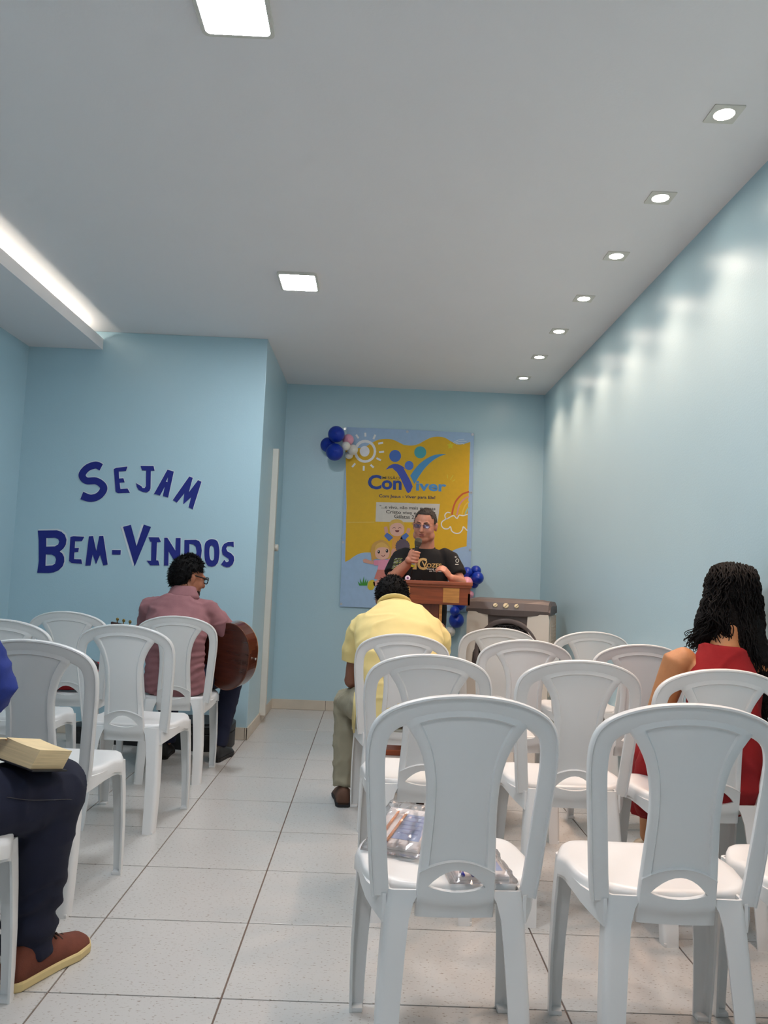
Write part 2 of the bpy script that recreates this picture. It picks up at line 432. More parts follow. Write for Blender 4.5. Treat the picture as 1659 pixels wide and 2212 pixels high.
    for s, dz in spec:
        ring = []
        for k in range(N):
            x, y = outl(2 * math.pi * k / N); xx, yy = x * s, 0.045 + (y - 0.045) * s
            z = 0.438 - 0.011 * max(0, 1 - s * s) + 0.006 * max(0, yy / 0.2) - 0.016 * max(0, (yy - 0.15) / 0.075) ** 2
            lobe = math.exp(-((yy - 0.11) / 0.05) ** 2) * max(0, (abs(xx) - 0.15) / 0.06)
            z -= 0.012 * lobe * lobe
            ring.append((xx, yy, z - dz))
        rings.append(ring)
    add_ringloft(bm, rings); out['seat'] = from_bm(bm, 'seat')
    # legs: open L-section, thin walled
    def leg(top, foot, sx, sy, name):
        bm = bmesh.new(); rings = []
        for t in (0, 0.06, 0.14, 0.3, 0.55, 0.8, 0.97, 1.0):
            c = Vector(top).lerp(Vector(foot), t); w = 0.056 - (0.020 if sy > 0 else 0.010) * t + 0.018 * max(0, (0.14 - t) / 0.14) ** 2; th = 0.0065
            bow = 0.006 * math.sin(math.pi * t)
            d = w * 0.92
            r_ = 0.016
            pts = [(w, 0)]
            for k in range(5):
                a = math.radians(90 * k / 4); pts.append((r_ - r_ * math.sin(a), r_ - r_ * math.cos(a)))
            pts += [(0, d), (th, d)]
            for k in range(4, -1, -1):
                a = math.radians(90 * k / 4); q_ = r_ - th; pts.append((r_ - q_ * math.sin(a), r_ - q_ * math.cos(a)))
            pts += [(w, th)]
            rings.append([(c.x - sx * (px - 0.012 - bow), c.y - sy * (py - 0.012), c.z) for px, py in pts])
        add_ringloft(bm, rings)
        w = 0.036
        c = Vector(foot)
        xa, xb = sorted((c.x + sx * 0.010, c.x - sx * (w - 0.014))); ya, yb = sorted((c.y + sy * 0.010, c.y - sy * (w - 0.016)))
        add_box(bm, xa, xb, ya, yb, 0.0, 0.011, 0.002)
        return from_bm(bm, name)
    out['legs'] = [leg((sx * 0.140, -0.128, 0.425), (sx * 0.158, -0.182, 0.0), sx, -1, 'leg') for sx in (-1, 1)] + \
                  [leg((sx * 0.192, 0.165, 0.412), (sx * 0.197, 0.198, 0.0), sx, 1, 'leg') for sx in (-1, 1)]
    # side rail that carries the hoop into the seat edge
    def rail(sx):
        bm = bmesh.new(); rings = []
        for t in range(9):
            s = t / 8; y = -0.135 + 0.29 * s; x = sx * (interp(y, [(-0.14, 0.150), (-0.08, 0.184), (0.0, 0.196), (0.16, 0.198)]))
            h = 0.030 + 0.030 * (abs(s - 0.5) * 2) ** 2.2
            rings.append([(x, y, 0.415), (x + sx * 0.008, y, 0.415), (x + sx * 0.008, y, 0.415 - h), (x, y, 0.415 - h)])
        add_ringloft(bm, rings); return from_bm(bm, 'side_rail')
    out['rails'] = [rail(-1), rail(1)]
    return out
CM = chair_meshes()
def make_chair():
    e = empty('plastic_chair')
    s = link('seat', CM['seat'], M_CHAIR, e, True)
    link('back_hoop', CM['back_hoop'], M_CHAIR, e, True); link('backrest', CM['back_splat'], M_CHAIR, e, True)
    for q in CM['legs']: link('leg', q, M_CHAIR, e, True)
    for q in CM['rails']: link('side_rail', q, M_CHAIR, e, True)
    for o in e.children:
        o.data.set_sharp_from_angle(angle=math.radians(50))
    return e
# (hoop top x, hoop top y, turn in degrees, label)
CH = [
 (0.219, 1.713, 3, 'white plastic chair with clear bags of pens and leaflets lying on its seat'),
 (0.706, 1.718, -1, 'empty white plastic chair next to the one carrying the clear bags'),
 (1.155, 1.74, 0, 'white plastic chair close to the right wall, directly behind the woman in red'),
 (0.201, 2.603, 0, 'empty white plastic chair directly behind the man in the yellow polo'),
 (0.702, 2.608, 0, 'empty white plastic chair beside the chair of the woman in red'),
 (1.124, 2.50, 0, 'white plastic chair on which the woman in red sits'),
 (0.150, 3.50, 0, 'white plastic chair on which the man in the yellow polo sits'),
 (0.684, 3.444, 0, 'empty white plastic chair next to the man in the yellow polo'),
 (1.188, 3.449, 0, 'empty white plastic chair in front of the woman in red'),
 (0.693, 4.243, 0, 'empty white plastic chair of the front row, facing the air cooler'),
 (1.199, 4.256, 0, 'empty white plastic chair of the front row, close to the right wall'),
 (-1.005, 4.145, 6, 'white plastic chair on which the guitar player sits'),
 (-1.575, 4.15, 0, 'white plastic chair with a red and black bag on its seat'),
 (-1.04, 3.374, -3, 'empty white plastic chair directly behind the guitar player'),
 (-1.569, 3.406, 0, 'empty white plastic chair behind the one with the red and black bag'),
 (-1.084, 2.555, -2, 'empty white plastic chair in front of the man in dark jeans'),
 (-1.075, 1.685, 0, 'white plastic chair on which the man in dark jeans sits'),
]
proto = make_chair(); CHAIRS = []
for i, (x, y, a, lab) in enumerate(CH):
    c = proto if i == 0 else copy_tree(proto)
    r = math.radians(a); c.rotation_euler = (0, 0, r)
    off = Matrix.Rotation(r, 3, 'Z') @ Vector((0, 0.237, 0))
    c.location = (x + off.x, y + off.y, 0); tag(c, lab, 'chair', 'white plastic chairs in rows'); CHAIRS.append(c)
# ================================================================== WALL LETTERS (cut blue paper on the partition)
M_BLUEP = mat('royal_blue_foam_paper', lin(22, 36, 128), rough=0.7, var=0.06, vscale=20)
M_PAPER = mat('white_paper_backing', lin(214, 222, 228), rough=0.8, var=0.02)
def crop(ox, oy, s, pts): return [(ox + x * s, oy + y * s) for x, y in pts]
S1 = 290 / 1659.0; S2 = 230 / 1659.0
def c1(p): return crop(160, 985, S1, p)
def c2(p): return crop(70, 1120, S2, p)
def c3(p): return crop(290, 1120, S2, p)
def sm(p, n=5): return [(q.x, q.y) for q in smooth_loop([(a, b, 0) for a, b in p], n)]
def stroke(center, widths):
    """outline of a thick stroke along centre points"""
    pts = [Vector((a, b, 0)) for a, b in center]; cur = smooth_loop(pts, 6, closed=False); n = len(cur)
    L, R = [], []
    for i, p in enumerate(cur):
        t = (cur[min(n - 1, i + 1)] - cur[max(0, i - 1)]).normalized(); nn = Vector((-t.y, t.x, 0)); f = i / (n - 1) * (len(widths) - 1); k = min(int(f), len(widths) - 2)
        w = (widths[k] * (1 - (f - k)) + widths[k + 1] * (f - k)) / 2
        L.append((p.x + nn.x * w, p.y + nn.y * w)); R.append((p.x - nn.x * w, p.y - nn.y * w))
    return L + list(reversed(R))
LET = [
 ('letter S', 'big blue paper letter S that opens the word SEJAM', [c1(stroke([(335, 140), (265, 112), (160, 150), (98, 235), (150, 305), (270, 308), (350, 360), (362, 420), (300, 495), (200, 522), (95, 488)], [92, 88, 86, 88, 86, 86, 88, 90, 88, 90, 100]))]),
 ('letter E', 'blue paper letter E in the word SEJAM', [c1([(492, 160), (520, 146), (660, 130), (640, 184), (552, 192), (556, 278), (608, 274), (624, 324), (562, 330), (572, 408), (660, 402), (690, 455), (540, 460), (512, 440)])]),
 ('letter J', 'blue paper letter J in the word SEJAM', [c1([(822, 122), (982, 124), (994, 180), (948, 182), (944, 400), (930, 432), (900, 450), (850, 446), (800, 420), (772, 380), (768, 336), (832, 374), (846, 396), (872, 396), (888, 372), (892, 180), (838, 176)])]),
 ('letter A', 'blue paper letter A in the word SEJAM', [c1([(1154, 168), (1232, 192), (1162, 512), (1098, 496), (1120, 380), (1062, 488), (988, 468)]), c1([(1160, 262), (1134, 316), (1154, 322)])]),
 ('letter M', 'blue paper letter M that ends the word SEJAM', [c1([(1424, 252), (1466, 270), (1418, 448), (1532, 298), (1574, 318), (1466, 658), (1414, 634), (1446, 510), (1348, 598), (1362, 462), (1270, 576), (1220, 544)])]),
 ('letter B', 'tall blue paper letter B that opens the word BEM', [c2([(84, 188)] + [(380, 184), (450, 206), (505, 255), (530, 330), (518, 410), (480, 470), (425, 515), (465, 545), (492, 600), (495, 670), (470, 745), (410, 805), (330, 840), (250, 850), (74, 846), (100, 660), (98, 330)]),
               c2([(214, 306), (350, 300), (400, 320), (418, 360), (400, 405), (350, 434), (214, 438)]), c2([(208, 560), (300, 562), (352, 590), (368, 640), (352, 705), (310, 730), (202, 738)])]),
 ('letter E', 'small blue paper letter E in the word BEM', [c2([(592, 286), (640, 276), (808, 284), (772, 352), (664, 354), (658, 460), (724, 458), (714, 520), (654, 524), (648, 632), (760, 636), (774, 706), (610, 694), (570, 664)])]),
 ('letter M', 'blue paper letter M that ends the word BEM', [c2([(880, 278), (944, 274), (996, 510), (1040, 274), (1104, 272), (1172, 718), (1104, 730), (1054, 564), (990, 712), (938, 562), (904, 734), (824, 736)])]),
 ('hyphen', 'short blue paper hyphen between BEM and VINDOS', [c2([(1242, 490), (1376, 492), (1372, 564), (1240, 562)])]),
 ('letter V', 'tall blue paper letter V with white paper showing at its edge', [c2([(1412, 130), (1532, 98), (1622, 430)] + [(q[0] + 1587, q[1]) for q in [(148, 94), (260, 132)]] + [(1594, 744)])]),
 ('letter I', 'blue paper letter I in the word VINDOS', [c3([(222, 290), (384, 294), (416, 366), (354, 370), (342, 652), (374, 654), (392, 728), (250, 730), (194, 656), (262, 658), (268, 364), (246, 360)])]),
 ('letter N', 'blue paper letter N in the word VINDOS', [c3([(468, 300), (516, 300), (640, 500), (648, 304), (722, 304), (716, 720), (660, 720), (536, 515), (532, 734), (464, 732)])]),
 ('letter D', 'blue paper letter D above the head of the guitar player', [c3([(782, 334), (960, 332), (1010, 350), (1042, 410), (1052, 500), (1040, 610), (1000, 690), (930, 730), (776, 730)]), c3([(860, 396), (920, 402), (958, 440), (970, 520), (960, 600), (925, 650), (858, 660)])]),
 ('letter O', 'blue paper letter O in the word VINDOS', [c3(sm([(1215, 322), (1290, 350), (1322, 450), (1326, 560), (1300, 690), (1230, 748), (1150, 735), (1105, 660), (1092, 520), (1104, 390), (1150, 338)])), c3(sm([(1208, 420), (1240, 460), (1246, 560), (1238, 635), (1208, 655), (1180, 620), (1170, 530), (1178, 450)]))]),
 ('letter S', 'blue paper letter S that ends the word VINDOS', [c3([(1548, 362), (1550, 446), (1500, 426), (1450, 432), (1432, 470), (1450, 510), (1510, 545), (1550, 590), (1556, 650), (1536, 710), (1490, 752), (1440, 762), (1390, 745), (1352, 714), (1404, 642), (1430, 680), (1460, 676), (1476, 650), (1466, 625), (1420, 596), (1375, 560), (1362, 500), (1370, 440), (1400, 395), (1460, 366)])]),
]
def poly_area(lp): return 0.5 * sum(lp[i][0] * lp[(i + 1) % len(lp)][1] - lp[(i + 1) % len(lp)][0] * lp[i][1] for i in range(len(lp)))
def grow(lp, d):
    n = len(lp); out = []; s = 1 if poly_area(lp) > 0 else -1
    for i in range(n):
        a, b, c = Vector(lp[i - 1]), Vector(lp[i]), Vector(lp[(i + 1) % n])
        e1 = (b - a).normalized() if (b - a).length > 1e-6 else Vector((1, 0)); e2 = (c - b).normalized() if (c - b).length > 1e-6 else e1
        nn = Vector((e1.y + e2.y, -e1.x - e2.x))
        if nn.length < 1e-3: nn = Vector((e1.y, -e1.x))
        nn.normalize(); out.append((b.x + nn.x * d * s, b.y + nn.y * d * s))
    return out
for i, (nm, lab, loops) in enumerate(LET):
    yw = YP - 0.0045
    cen = onY(sum(p[0] for p in loops[0]) / len(loops[0]), sum(p[1] for p in loops[0]) / len(loops[0]), yw)
    e = empty('paper_' + nm.replace(' ', '_').lower(), (cen.x, YP, cen.z))
    tag(e, lab, 'letter' if nm != 'hyphen' else 'hyphen', 'blue paper letters on the partition')
    T = lambda a, b, yy=yw, cc=cen: onY(a, b, yy) - Vector((cc.x, YP, cc.z))
    link('blue_face', prism2d('blue_face', loops, T, (0, 0.0018, 0)), M_BLUEP, e)
    sh = {'letter B': (2.0, -2.0), 'letter V': (-4.0, 0.5)}.get(nm, (0.4, -0.6))
    g = [grow(lp, 1.3 if k == 0 else -0.9) for k, lp in enumerate(loops)]
    g = [[(a + sh[0], b + sh[1]) for a, b in lp] for lp in g]
    link('paper_backing', prism2d('paper_backing', g[:1], lambda a, b, cc=cen: onY(a, b, YP - 0.0022) - Vector((cc.x, YP, cc.z)), (0, 0.0012, 0)) if nm not in ('letter B', 'letter O', 'letter D', 'letter A') else
         prism2d('paper_backing', g, lambda a, b, cc=cen: onY(a, b, YP - 0.0022) - Vector((cc.x, YP, cc.z)), (0, 0.0012, 0)), M_PAPER, e)

# ================================================================== BANNER
YBN = YB - 0.014
bn = empty('fabric_banner', (0.28, YB, 0.86)); tag(bn, 'tall yellow and light blue printed banner reading Conviver on the far wall', 'banner')
B0 = Vector((0.28, YB, 0.86))
def bpt(lvl): return lambda a, b: onY(a, b, YBN - lvl * 0.0007) - B0
_mats = {}
def bcol(r, g, b): return mat('print_%d_%d_%d' % (r, g, b), lin(r, g, b), rough=0.55, var=0.03, vscale=30)
def bpart(name, loops, lvl, col):
    return link(name, prism2d(name, loops, bpt(lvl), (0, 0.0005, 0)), bcol(*col), bn)
def circ(cx, cy, rx, ry=None, n=24, a0=0): 
    ry = ry or rx; return [(cx + rx * math.cos(2 * math.pi * k / n + a0), cy + ry * math.sin(2 * math.pi * k / n + a0)) for k in range(n)]
def cs_(pts, n=6, closed=False): return [(q.x, q.y) for q in smooth_loop([(a, b, 0) for a, b in pts], n, closed)]
clo = [(749.5, 922.5), (888, 928.5), (1024, 935.5), (1020.5, 1075), (1017.5, 1200), (1014, 1322), (870, 1316), (734, 1310), (738.5, 1200), (743.5, 1075)]
link('cloth', prism2d('cloth', [clo], lambda a, b: onY(a, b, YBN) - B0, (0, 0.003, 0)), bcol(160, 190, 222), bn)
def A(p): return crop(680, 910, 200 / 1659.0, p)     # zoomed crops used for tracing
def Bc(p): return crop(850, 910, 200 / 1659.0, p)
def Cc(p): return crop(720, 1090, 180 / 1659.0, p)
top = A([(560, 470)]) + A(cs_([(600, 505), (760, 485), (900, 460), (1010, 395), (1130, 335), (1270, 315), (1400, 330), (1520, 385), (1600, 425)], 4)) + \
      Bc(cs_([(190, 425), (330, 435), (450, 405), (560, 345), (680, 290), (800, 276), (920, 295), (1040, 365), (1150, 415), (1260, 405), (1375, 370)], 4))
yel = top + [(1012, 1075), (1008, 1177)] + cs_([(1008, 1180), (985, 1186), (960, 1200), (930, 1215), (880, 1215), (840, 1205), (803, 1195)], 3) + \
      Cc(cs_([(740, 955), (620, 955), (500, 985), (400, 1040), (320, 1100), (235, 1140)], 4)) + Cc([(262, 20)])
yel = [(746.5, 972)] + yel[1:]
bpart('yellow_field', [yel], 1, (226, 178, 24))
# sun doodle
bpart('sun_ring', [A(circ(900, 538, 200, 206)), list(reversed(A(circ(905, 540, 152, 158))))], 2, (236, 236, 238))
bpart('sun_core', [A(circ(893, 538, 88, 96))], 2, (232, 234, 240))
for a, b, c, d in [(740, 240, 785, 305), (905, 205, 908, 275), (1085, 240, 1050, 320), (1135, 400, 1225, 385), (1150, 555, 1240, 545), (1105, 660, 1185, 700), (1000, 780, 1055, 830), (878, 800, 876, 885), (725, 755, 670, 820)]:
    v = Vector((c - a, d - b)).normalized(); n_ = Vector((-v.y, v.x)) * 17
    bpart('sun_ray', [A([(a + n_.x, b + n_.y), (c + n_.x, d + n_.y), (c - n_.x, d - n_.y), (a - n_.x, b - n_.y)])], 2, (236, 236, 238))
# logo
bpart('logo_head', [A(circ(1440, 622, 106, 108))], 2, (70, 112, 190)); bpart('logo_head', [Bc(circ(480, 556, 108, 108))], 2, (70, 165, 175)); bpart('logo_head', [Bc(circ(280, 793, 80, 82))], 2, (82, 124, 205))
arm = A([(1272, 868)] + cs_([(1330, 800), (1430, 762), (1540, 790), (1640, 860)], 4)) + Bc(cs_([(180, 840), (240, 950), (300, 1060), (345, 1170)], 4)) + Bc([(310, 1255), (270, 1288), (240, 1270), (190, 1160), (130, 1030)]) + Bc(cs_([(60, 910), (0, 860)], 3)) + A([(1400, 840), (1330, 846)])
bpart('logo_swoosh', [arm], 2, (66, 84, 178))
sw = Bc(cs_([(300, 975), (380, 860), (470, 760), (590, 670), (720, 610), (840, 588), (940, 590)], 4)) + Bc(cs_([(940, 592), (840, 625), (740, 680), (630, 770), (540, 870), (450, 1000), (375, 1125)], 4))
bpart('logo_swoosh', [sw], 2, (76, 150, 200))
# lettering
def text_pts(s, offset=0.0, shear=0.0):
    cu = bpy.data.curves.new('t', 'FONT'); cu.body = s; cu.size = 1.0; cu.offset = offset; cu.shear = shear; cu.resolution_u = 3; cu.fill_mode = 'FRONT'
    ob = bpy.data.objects.new('t', cu); COL.objects.link(ob); bpy.context.view_layer.update()
    me = bpy.data.meshes.new_from_object(ob.evaluated_get(bpy.context.evaluated_depsgraph_get()))
    bpy.data.objects.remove(ob, do_unlink=True); bpy.data.curves.remove(cu)
    v = [Vector((q.co.x, q.co.y)) for q in me.vertices]; f = [list(p.vertices) for p in me.polygons]
    bpy.data.meshes.remove(me)
    x0, x1 = min(q.x for q in v), max(q.x for q in v); y0, y1 = min(q.y for q in v), max(q.y for q in v)
    return [((q.x - x0) / (x1 - x0), (q.y - y0) / (y1 - y0)) for q in v], f
def banner_text(name, s, tl, tr, h, lvl, col, offset=0.012):
    """tl, tr: pixel positions of the text box's upper corners; h: pixel height"""
    v, f = text_pts(s, offset)
    tl, tr = Vector(tl), Vector(tr); d = tr - tl; dn = Vector((-d.y, d.x)).normalized() * h
    T = bpt(lvl); P = []
    for u, w in v:
        q = tl + d * u + dn * (1 - w); P.append(T(q.x, q.y))
    link(name, pyd(name, P, f), bcol(*col), bn)
def pA(x, y): return A([(x, y)])[0]
def pB(x, y): return Bc([(x, y)])[0]
def pC(x, y): return Cc([(x, y)])[0]
banner_text('lettering', 'C', pA(955, 955), pA(1200, 962), 31.5, 3, (32, 66, 150), 0.03)
banner_text('lettering', 'on', pA(1200, 1052), pA(1560, 1062), 20.5, 3, (34, 70, 156), 0.03)
banner_text('lettering', 'iver', pB(405, 1066), pB(950, 1084), 21.5, 3, (84, 150, 208), 0.03)
banner_text('lettering', 'MISSÃO', pA(1212, 975), pA(1525, 984), 7.2, 4, (70, 70, 66), 0.003)
banner_text('lettering', 'Com Jesus - Viver para Ele!', pA(1150, 1308), pB(748, 1340), 8.6, 3, (42, 52, 92), 0.016)
note = [pA(1100, 1450), pA(1659, 1462), pB(340, 1470), pB(832, 1482), (948, 1108), (945, 1129), (900, 1128.5), pC(1180, 345), pC(840, 338), pC(850, 60)]
bpart('note_paper', [note], 2, (214, 208, 198))
banner_text('lettering', '"...e vivo, não mais eu, mas', pC(925, 8), pB(752, 1536), 8.2, 3, (60, 54, 50), 0.012)
banner_text('lettering', 'Cristo vive em mim"', pC(1052, 105), (940, 1106.5), 7.4, 3, (60, 54, 50), 0.012)
banner_text('lettering', 'Gálatas 2.20', pC(1215, 196), (909, 1114), 8.0, 3, (60, 54, 50), 0.012)
# rainbow, cloud, star, doodles
def bstroke(name, pts, w, lvl, col): bpart(name, [stroke(pts, [w, w])], lvl, col)
bstroke('rainbow_band', [pB(1355, 1262), pB(1230, 1310), pB(1120, 1430), pB(1070, 1560), (976.5, 1112)], 3.6, 2, (206, 96, 52))
bstroke('rainbow_band', [pB(1355, 1345), pB(1260, 1400), pB(1180, 1500), pB(1145, 1640), (986.5, 1113)], 3.4, 2, (222, 150, 140))
bstroke('rainbow_band', [pB(1352, 1440), pB(1290, 1500), pB(1245, 1600), (998, 1113)], 3.0, 2, (232, 196, 70))
bstroke('rainbow_band', [pB(1352, 1540), pB(1310, 1600), (1005, 1111)], 3.0, 2, (160, 200, 170))
bstroke('cloud_outline', [(1010, 1111), (1000, 1114), (992, 1113), (987, 1120), (980, 1114), (972, 1117), (964, 1121), (961, 1113), (966, 1107), (973, 1108)], 2.4, 3, (232, 230, 228))
bstroke('cloud_outline', [(966, 1120), (955, 1127), (954, 1136), (960, 1142), (968, 1142), (973, 1138), (976, 1147), (984, 1152), (993, 1151), (999, 1144), (1001, 1138), (1008, 1145), (1010, 1145)], 2.4, 3, (232, 230, 228))
bpart('star', [[(lambda a, r: (973 + r * math.cos(a), 962.5 + r * math.sin(a)))(math.pi * k / 5 - math.pi / 2, 8.0 if k % 2 == 0 else 4.2) for k in range(10)]], 2, (222, 206, 40))
for p0, p1 in [((979, 956), (1003, 948.5)), ((981, 957.5), (1008, 953.5)), ((985, 959.5), (1003, 959.5))]: bstroke('doodle_line', [p0, ((p0[0] + p1[0]) / 2, (p0[1] + p1[1]) / 2 - 2), p1], 1.4, 2, (214, 224, 236))
for p0, p1 in [((967, 1033), (966, 1025)), ((973, 1036), (979, 1026)), ((977, 1040), (983, 1036))]: bstroke('doodle_line', [p0, ((p0[0] + p1[0]) / 2, (p0[1] + p1[1]) / 2), p1], 1.6, 2, (224, 204, 60))
# two generic cheerful children and their surroundings
def C_(name, pts, lvl, col, smooth=True): bpart(name, [Cc(sm(pts, 4) if smooth else pts)], lvl, col)
SK = (226, 178, 158); SK2 = (214, 160, 142)
for p0, p1, w in [((1110, 650), (1040, 590), 110), ((1400, 660), (1480, 590), 105)]:
    bpart('boy_sleeve', [Cc(stroke([(p0[0] + (40 if w == 110 else -20), p0[1] + 45), p0, p1], [w, w, w * 0.8]))], 3, (74, 112, 184))
for a, b in [((1060, 570), (1040, 440)), ((1475, 570), (1510, 470))]: bpart('boy_hand', [Cc(stroke([a, ((a[0] + b[0]) / 2, (a[1] + b[1]) / 2), b], [62, 70, 66]))], 3, SK2)
C_('boy_shirt', [(1190, 640), (1290, 615), (1370, 650), (1380, 720), (1330, 860), (1250, 950), (1180, 900), (1165, 800)], 3, (222, 158, 66))
C_('boy_hair', [(1110, 470), (1110, 380), (1170, 310), (1260, 292), (1350, 310), (1410, 380), (1420, 480), (1380, 560), (1150, 570)], 4, (214, 176, 84))
C_('boy_face', [(1125, 490), (1150, 410), (1230, 370), (1330, 370), (1390, 420), (1412, 500), (1390, 580), (1320, 622), (1230, 625), (1150, 585)], 5, SK)
for cx in (1210, 1322): bpart('boy_eye', [Cc(stroke([(cx - 32, 478), (cx, 455), (cx + 32, 472)], [9, 9]))], 6, (52, 36, 34))
bpart('boy_mouth', [Cc([(1228, 510), (1318, 512), (1300, 545), (1270, 552), (1240, 540)])], 6, (110, 40, 40))
bpart('girl_arm', [Cc(stroke([(830, 1155), (740, 1150), (640, 1120), (595, 1130)], [76, 66, 80, 60]))], 4, SK2)
bpart('girl_arm', [Cc(stroke([(1110, 1090), (1170, 1000), (1195, 930), (1215, 880)], [80, 70, 80, 60]))], 4, SK2)
C_('girl_shoe', [(680, 1620), (700, 1540), (760, 1500), (810, 1510), (830, 1600), (790, 1690), (730, 1700), (690, 1670)], 3, (208, 190, 52))
bpart('girl_leg', [Cc(stroke([(960, 1500), (880, 1560), (800, 1580)], [130, 100, 80]))], 3, SK2)
C_('girl_skirt', [(880, 1290), (1110, 1290), (1140, 1400), (1150, 1510), (980, 1510), (815, 1475), (850, 1370)], 4, (206, 126, 116), False)
C_('girl_top', [(900, 1110), (1010, 1085), (1090, 1110), (1105, 1200), (1115, 1300), (880, 1295), (895, 1200)], 5, (228, 150, 176), False)
C_('girl_sleeve', [(810, 1110), (900, 1105), (895, 1190), (880, 1215), (808, 1205)], 6, (224, 142, 170), False)
C_('girl_sleeve', [(1070, 1100), (1120, 1070), (1175, 1130), (1120, 1190)], 6, (224, 142, 170), False)
C_('girl_hair', [(745, 930), (780, 790), (880, 720), (990, 705), (1090, 770), (1150, 900), (1150, 1010), (1100, 1080), (850, 1080), (770, 1120), (755, 1030)], 6, (206, 158, 76))
C_('girl_face', [(832, 960), (850, 880), (930, 840), (1030, 840), (1100, 880), (1120, 960), (1090, 1050), (1010, 1090), (920, 1090), (850, 1040)], 7, SK)
C_('girl_fringe', [(830, 930), (850, 810), (950, 750), (1050, 790), (1110, 880), (1060, 860), (1010, 850), (960, 850), (900, 860), (870, 880)], 8, (222, 178, 92))
for cx, cy in ((905, 940), (1068, 922)):
    bpart('girl_eye', [Cc(circ(cx, cy, 25, 36))], 8, (28, 28, 36)); bpart('eye_glint', [Cc(circ(cx - 8, cy - 12, 8, 10, 10))], 9, (240, 240, 240))
bpart('girl_mouth', [Cc(stroke([(960, 1010), (995, 1032), (1030, 998)], [12, 14, 12]))], 8, (110, 48, 44))
for k, (bx, tx, ty) in enumerate([(540, 485, 1525), (565, 530, 1460), (590, 612, 1420), (620, 655, 1465), (645, 695, 1490), (560, 560, 1560)]):
    bpart('grass_blade', [Cc([(bx - 24, 1612), (bx + 26, 1612), (tx, ty)])], 3 + 0.3 * k, (62, 150, 52))
hb = [(1000 + 60, 0)]
pom = [pC(1300 + 150 * math.cos(2 * math.pi * k / 40) * (1.0 if k % 2 else 0.9) + 80, 830 + 150 * math.sin(2 * math.pi * k / 40) * (1.0 if k % 2 else 0.9)) for k in range(40)]
bpart('dark_curly_hair', [pom], 4, (92, 78, 92))
bstroke('fold_line', [pC(265, 352), pC(560, 350), pC(820, 345)], 0.8, 2, (236, 214, 130))
for x, y in [(745, 926), (880, 932.5), (1020.8, 938.5), (1018, 1064), (1015.5, 1187.5), (741, 1171.5), (737, 1304.5)]:
    me = prism2d('eyelet', [circ(x, y, 2.5, n=16), list(reversed(circ(x, y, 1.0, n=12)))], bpt(5), (0, 0.002, 0))
    link('eyelet', me, mat('eyelet_metal', lin(205, 200, 196), 0.3, metal=0.8, var=0), bn)

# ================================================================== BALLOONS
def balloon_mesh(nm):
    bm = bmesh.new(); prof = []
    for k in range(1, 18):
        a = math.pi * k / 18; r = math.sin(a); z = math.cos(a)
        if z < 0: z *= 1.0 + 0.10 * (-z) ** 2; r *= 1 - 0.05 * (-z)
        prof.append((r, z))
    prof = [(0.02, 1.0)] + prof + [(0.07, -1.13), (0.05, -1.16), (0.10, -1.22), (0.08, -1.24)]
    add_lathe(bm, prof, 28); return from_bm(bm, nm)
BM_ = {}
def balloon(px, py, rpx, Y, col, lab, tilt=(0.4, 0.3)):
    key = col
    if key not in BM_:
        BM_[key] = balloon_mesh('balloon')
        cc = {'blue': lin(12, 52, 168), 'pink': lin(240, 168, 190), 'white': lin(236, 232, 222)}[col]
        BM_[key].materials.append(mat('balloon_' + col, cc, rough=0.38, var=0.02, vscale=4, sss=0.0))
        for p in BM_[key].polygons: p.use_smooth = True
    c = onY(px, py, Y); r = rpx / FOC * Y
    o = bpy.data.objects.new('balloon', BM_[key]); COL.objects.link(o); o.location = c; o.scale = (r, r, r)
    o.rotation_euler = (math.radians(-88), 0, 0)
    tag(o, lab, 'balloon', 'balloons on the banner')
balloon(726.5, 938, 18.2, 6.435, 'blue', 'large blue balloon at the top of the bunch on the banner corner')
balloon(708.5, 961, 16.5, 6.53, 'blue', 'blue balloon against the wall, outermost of the upper bunch')
balloon(723, 976.5, 19.0, 6.415, 'blue', 'large blue balloon at the bottom of the upper bunch')
balloon(752, 950, 12.5, 6.512, 'pink', 'pink balloon beside the blue ones on the upper banner corner')
balloon(747.5, 963.5, 9.8, 6.445, 'white', 'small white balloon touching the large blue balloon of the upper bunch')
balloon(762, 971.5, 11.5, 6.5, 'white', 'white balloon overlapping the printed sun on the banner')
balloon(754, 983, 9.0, 6.555, 'white', 'small cream balloon lowest in the white part of the upper bunch')
balloon(1008.5, 1237, 12.4, 6.49, 'blue', 'blue balloon just beside the black sleeve of the speaker')
balloon(1028, 1233, 11.4, 6.546, 'blue', 'uppermost blue balloon in the lower bunch')
balloon(1031.5, 1248.5, 13.6, 6.466, 'blue', 'blue balloon furthest out in the lower bunch')
balloon(1024.5, 1261, 9.6, 6.536, 'blue', 'small blue balloon tucked under the outer balloons of the lower bunch')
balloon(1008, 1259, 13.4, 6.436, 'pink', 'pink balloon peeking over the lectern corner')
balloon(1016, 1284, 8.0, 6.5, 'pink', 'small pink balloon beside the lectern edge')
balloon(992, 1304, 14.6, 6.545, 'blue', 'blue balloon just under the lectern desk')
balloon(982.5, 1320, 10.5, 6.479, 'blue', 'small dark blue balloon between two larger ones under the lectern desk')
balloon(986, 1340, 16.2, 6.553, 'blue', 'large round blue balloon hanging lowest between lectern and air cooler')
balloon(972.5, 1364.5, 11.3, 6.574, 'white', 'white balloon at the bottom end of the lower bunch')
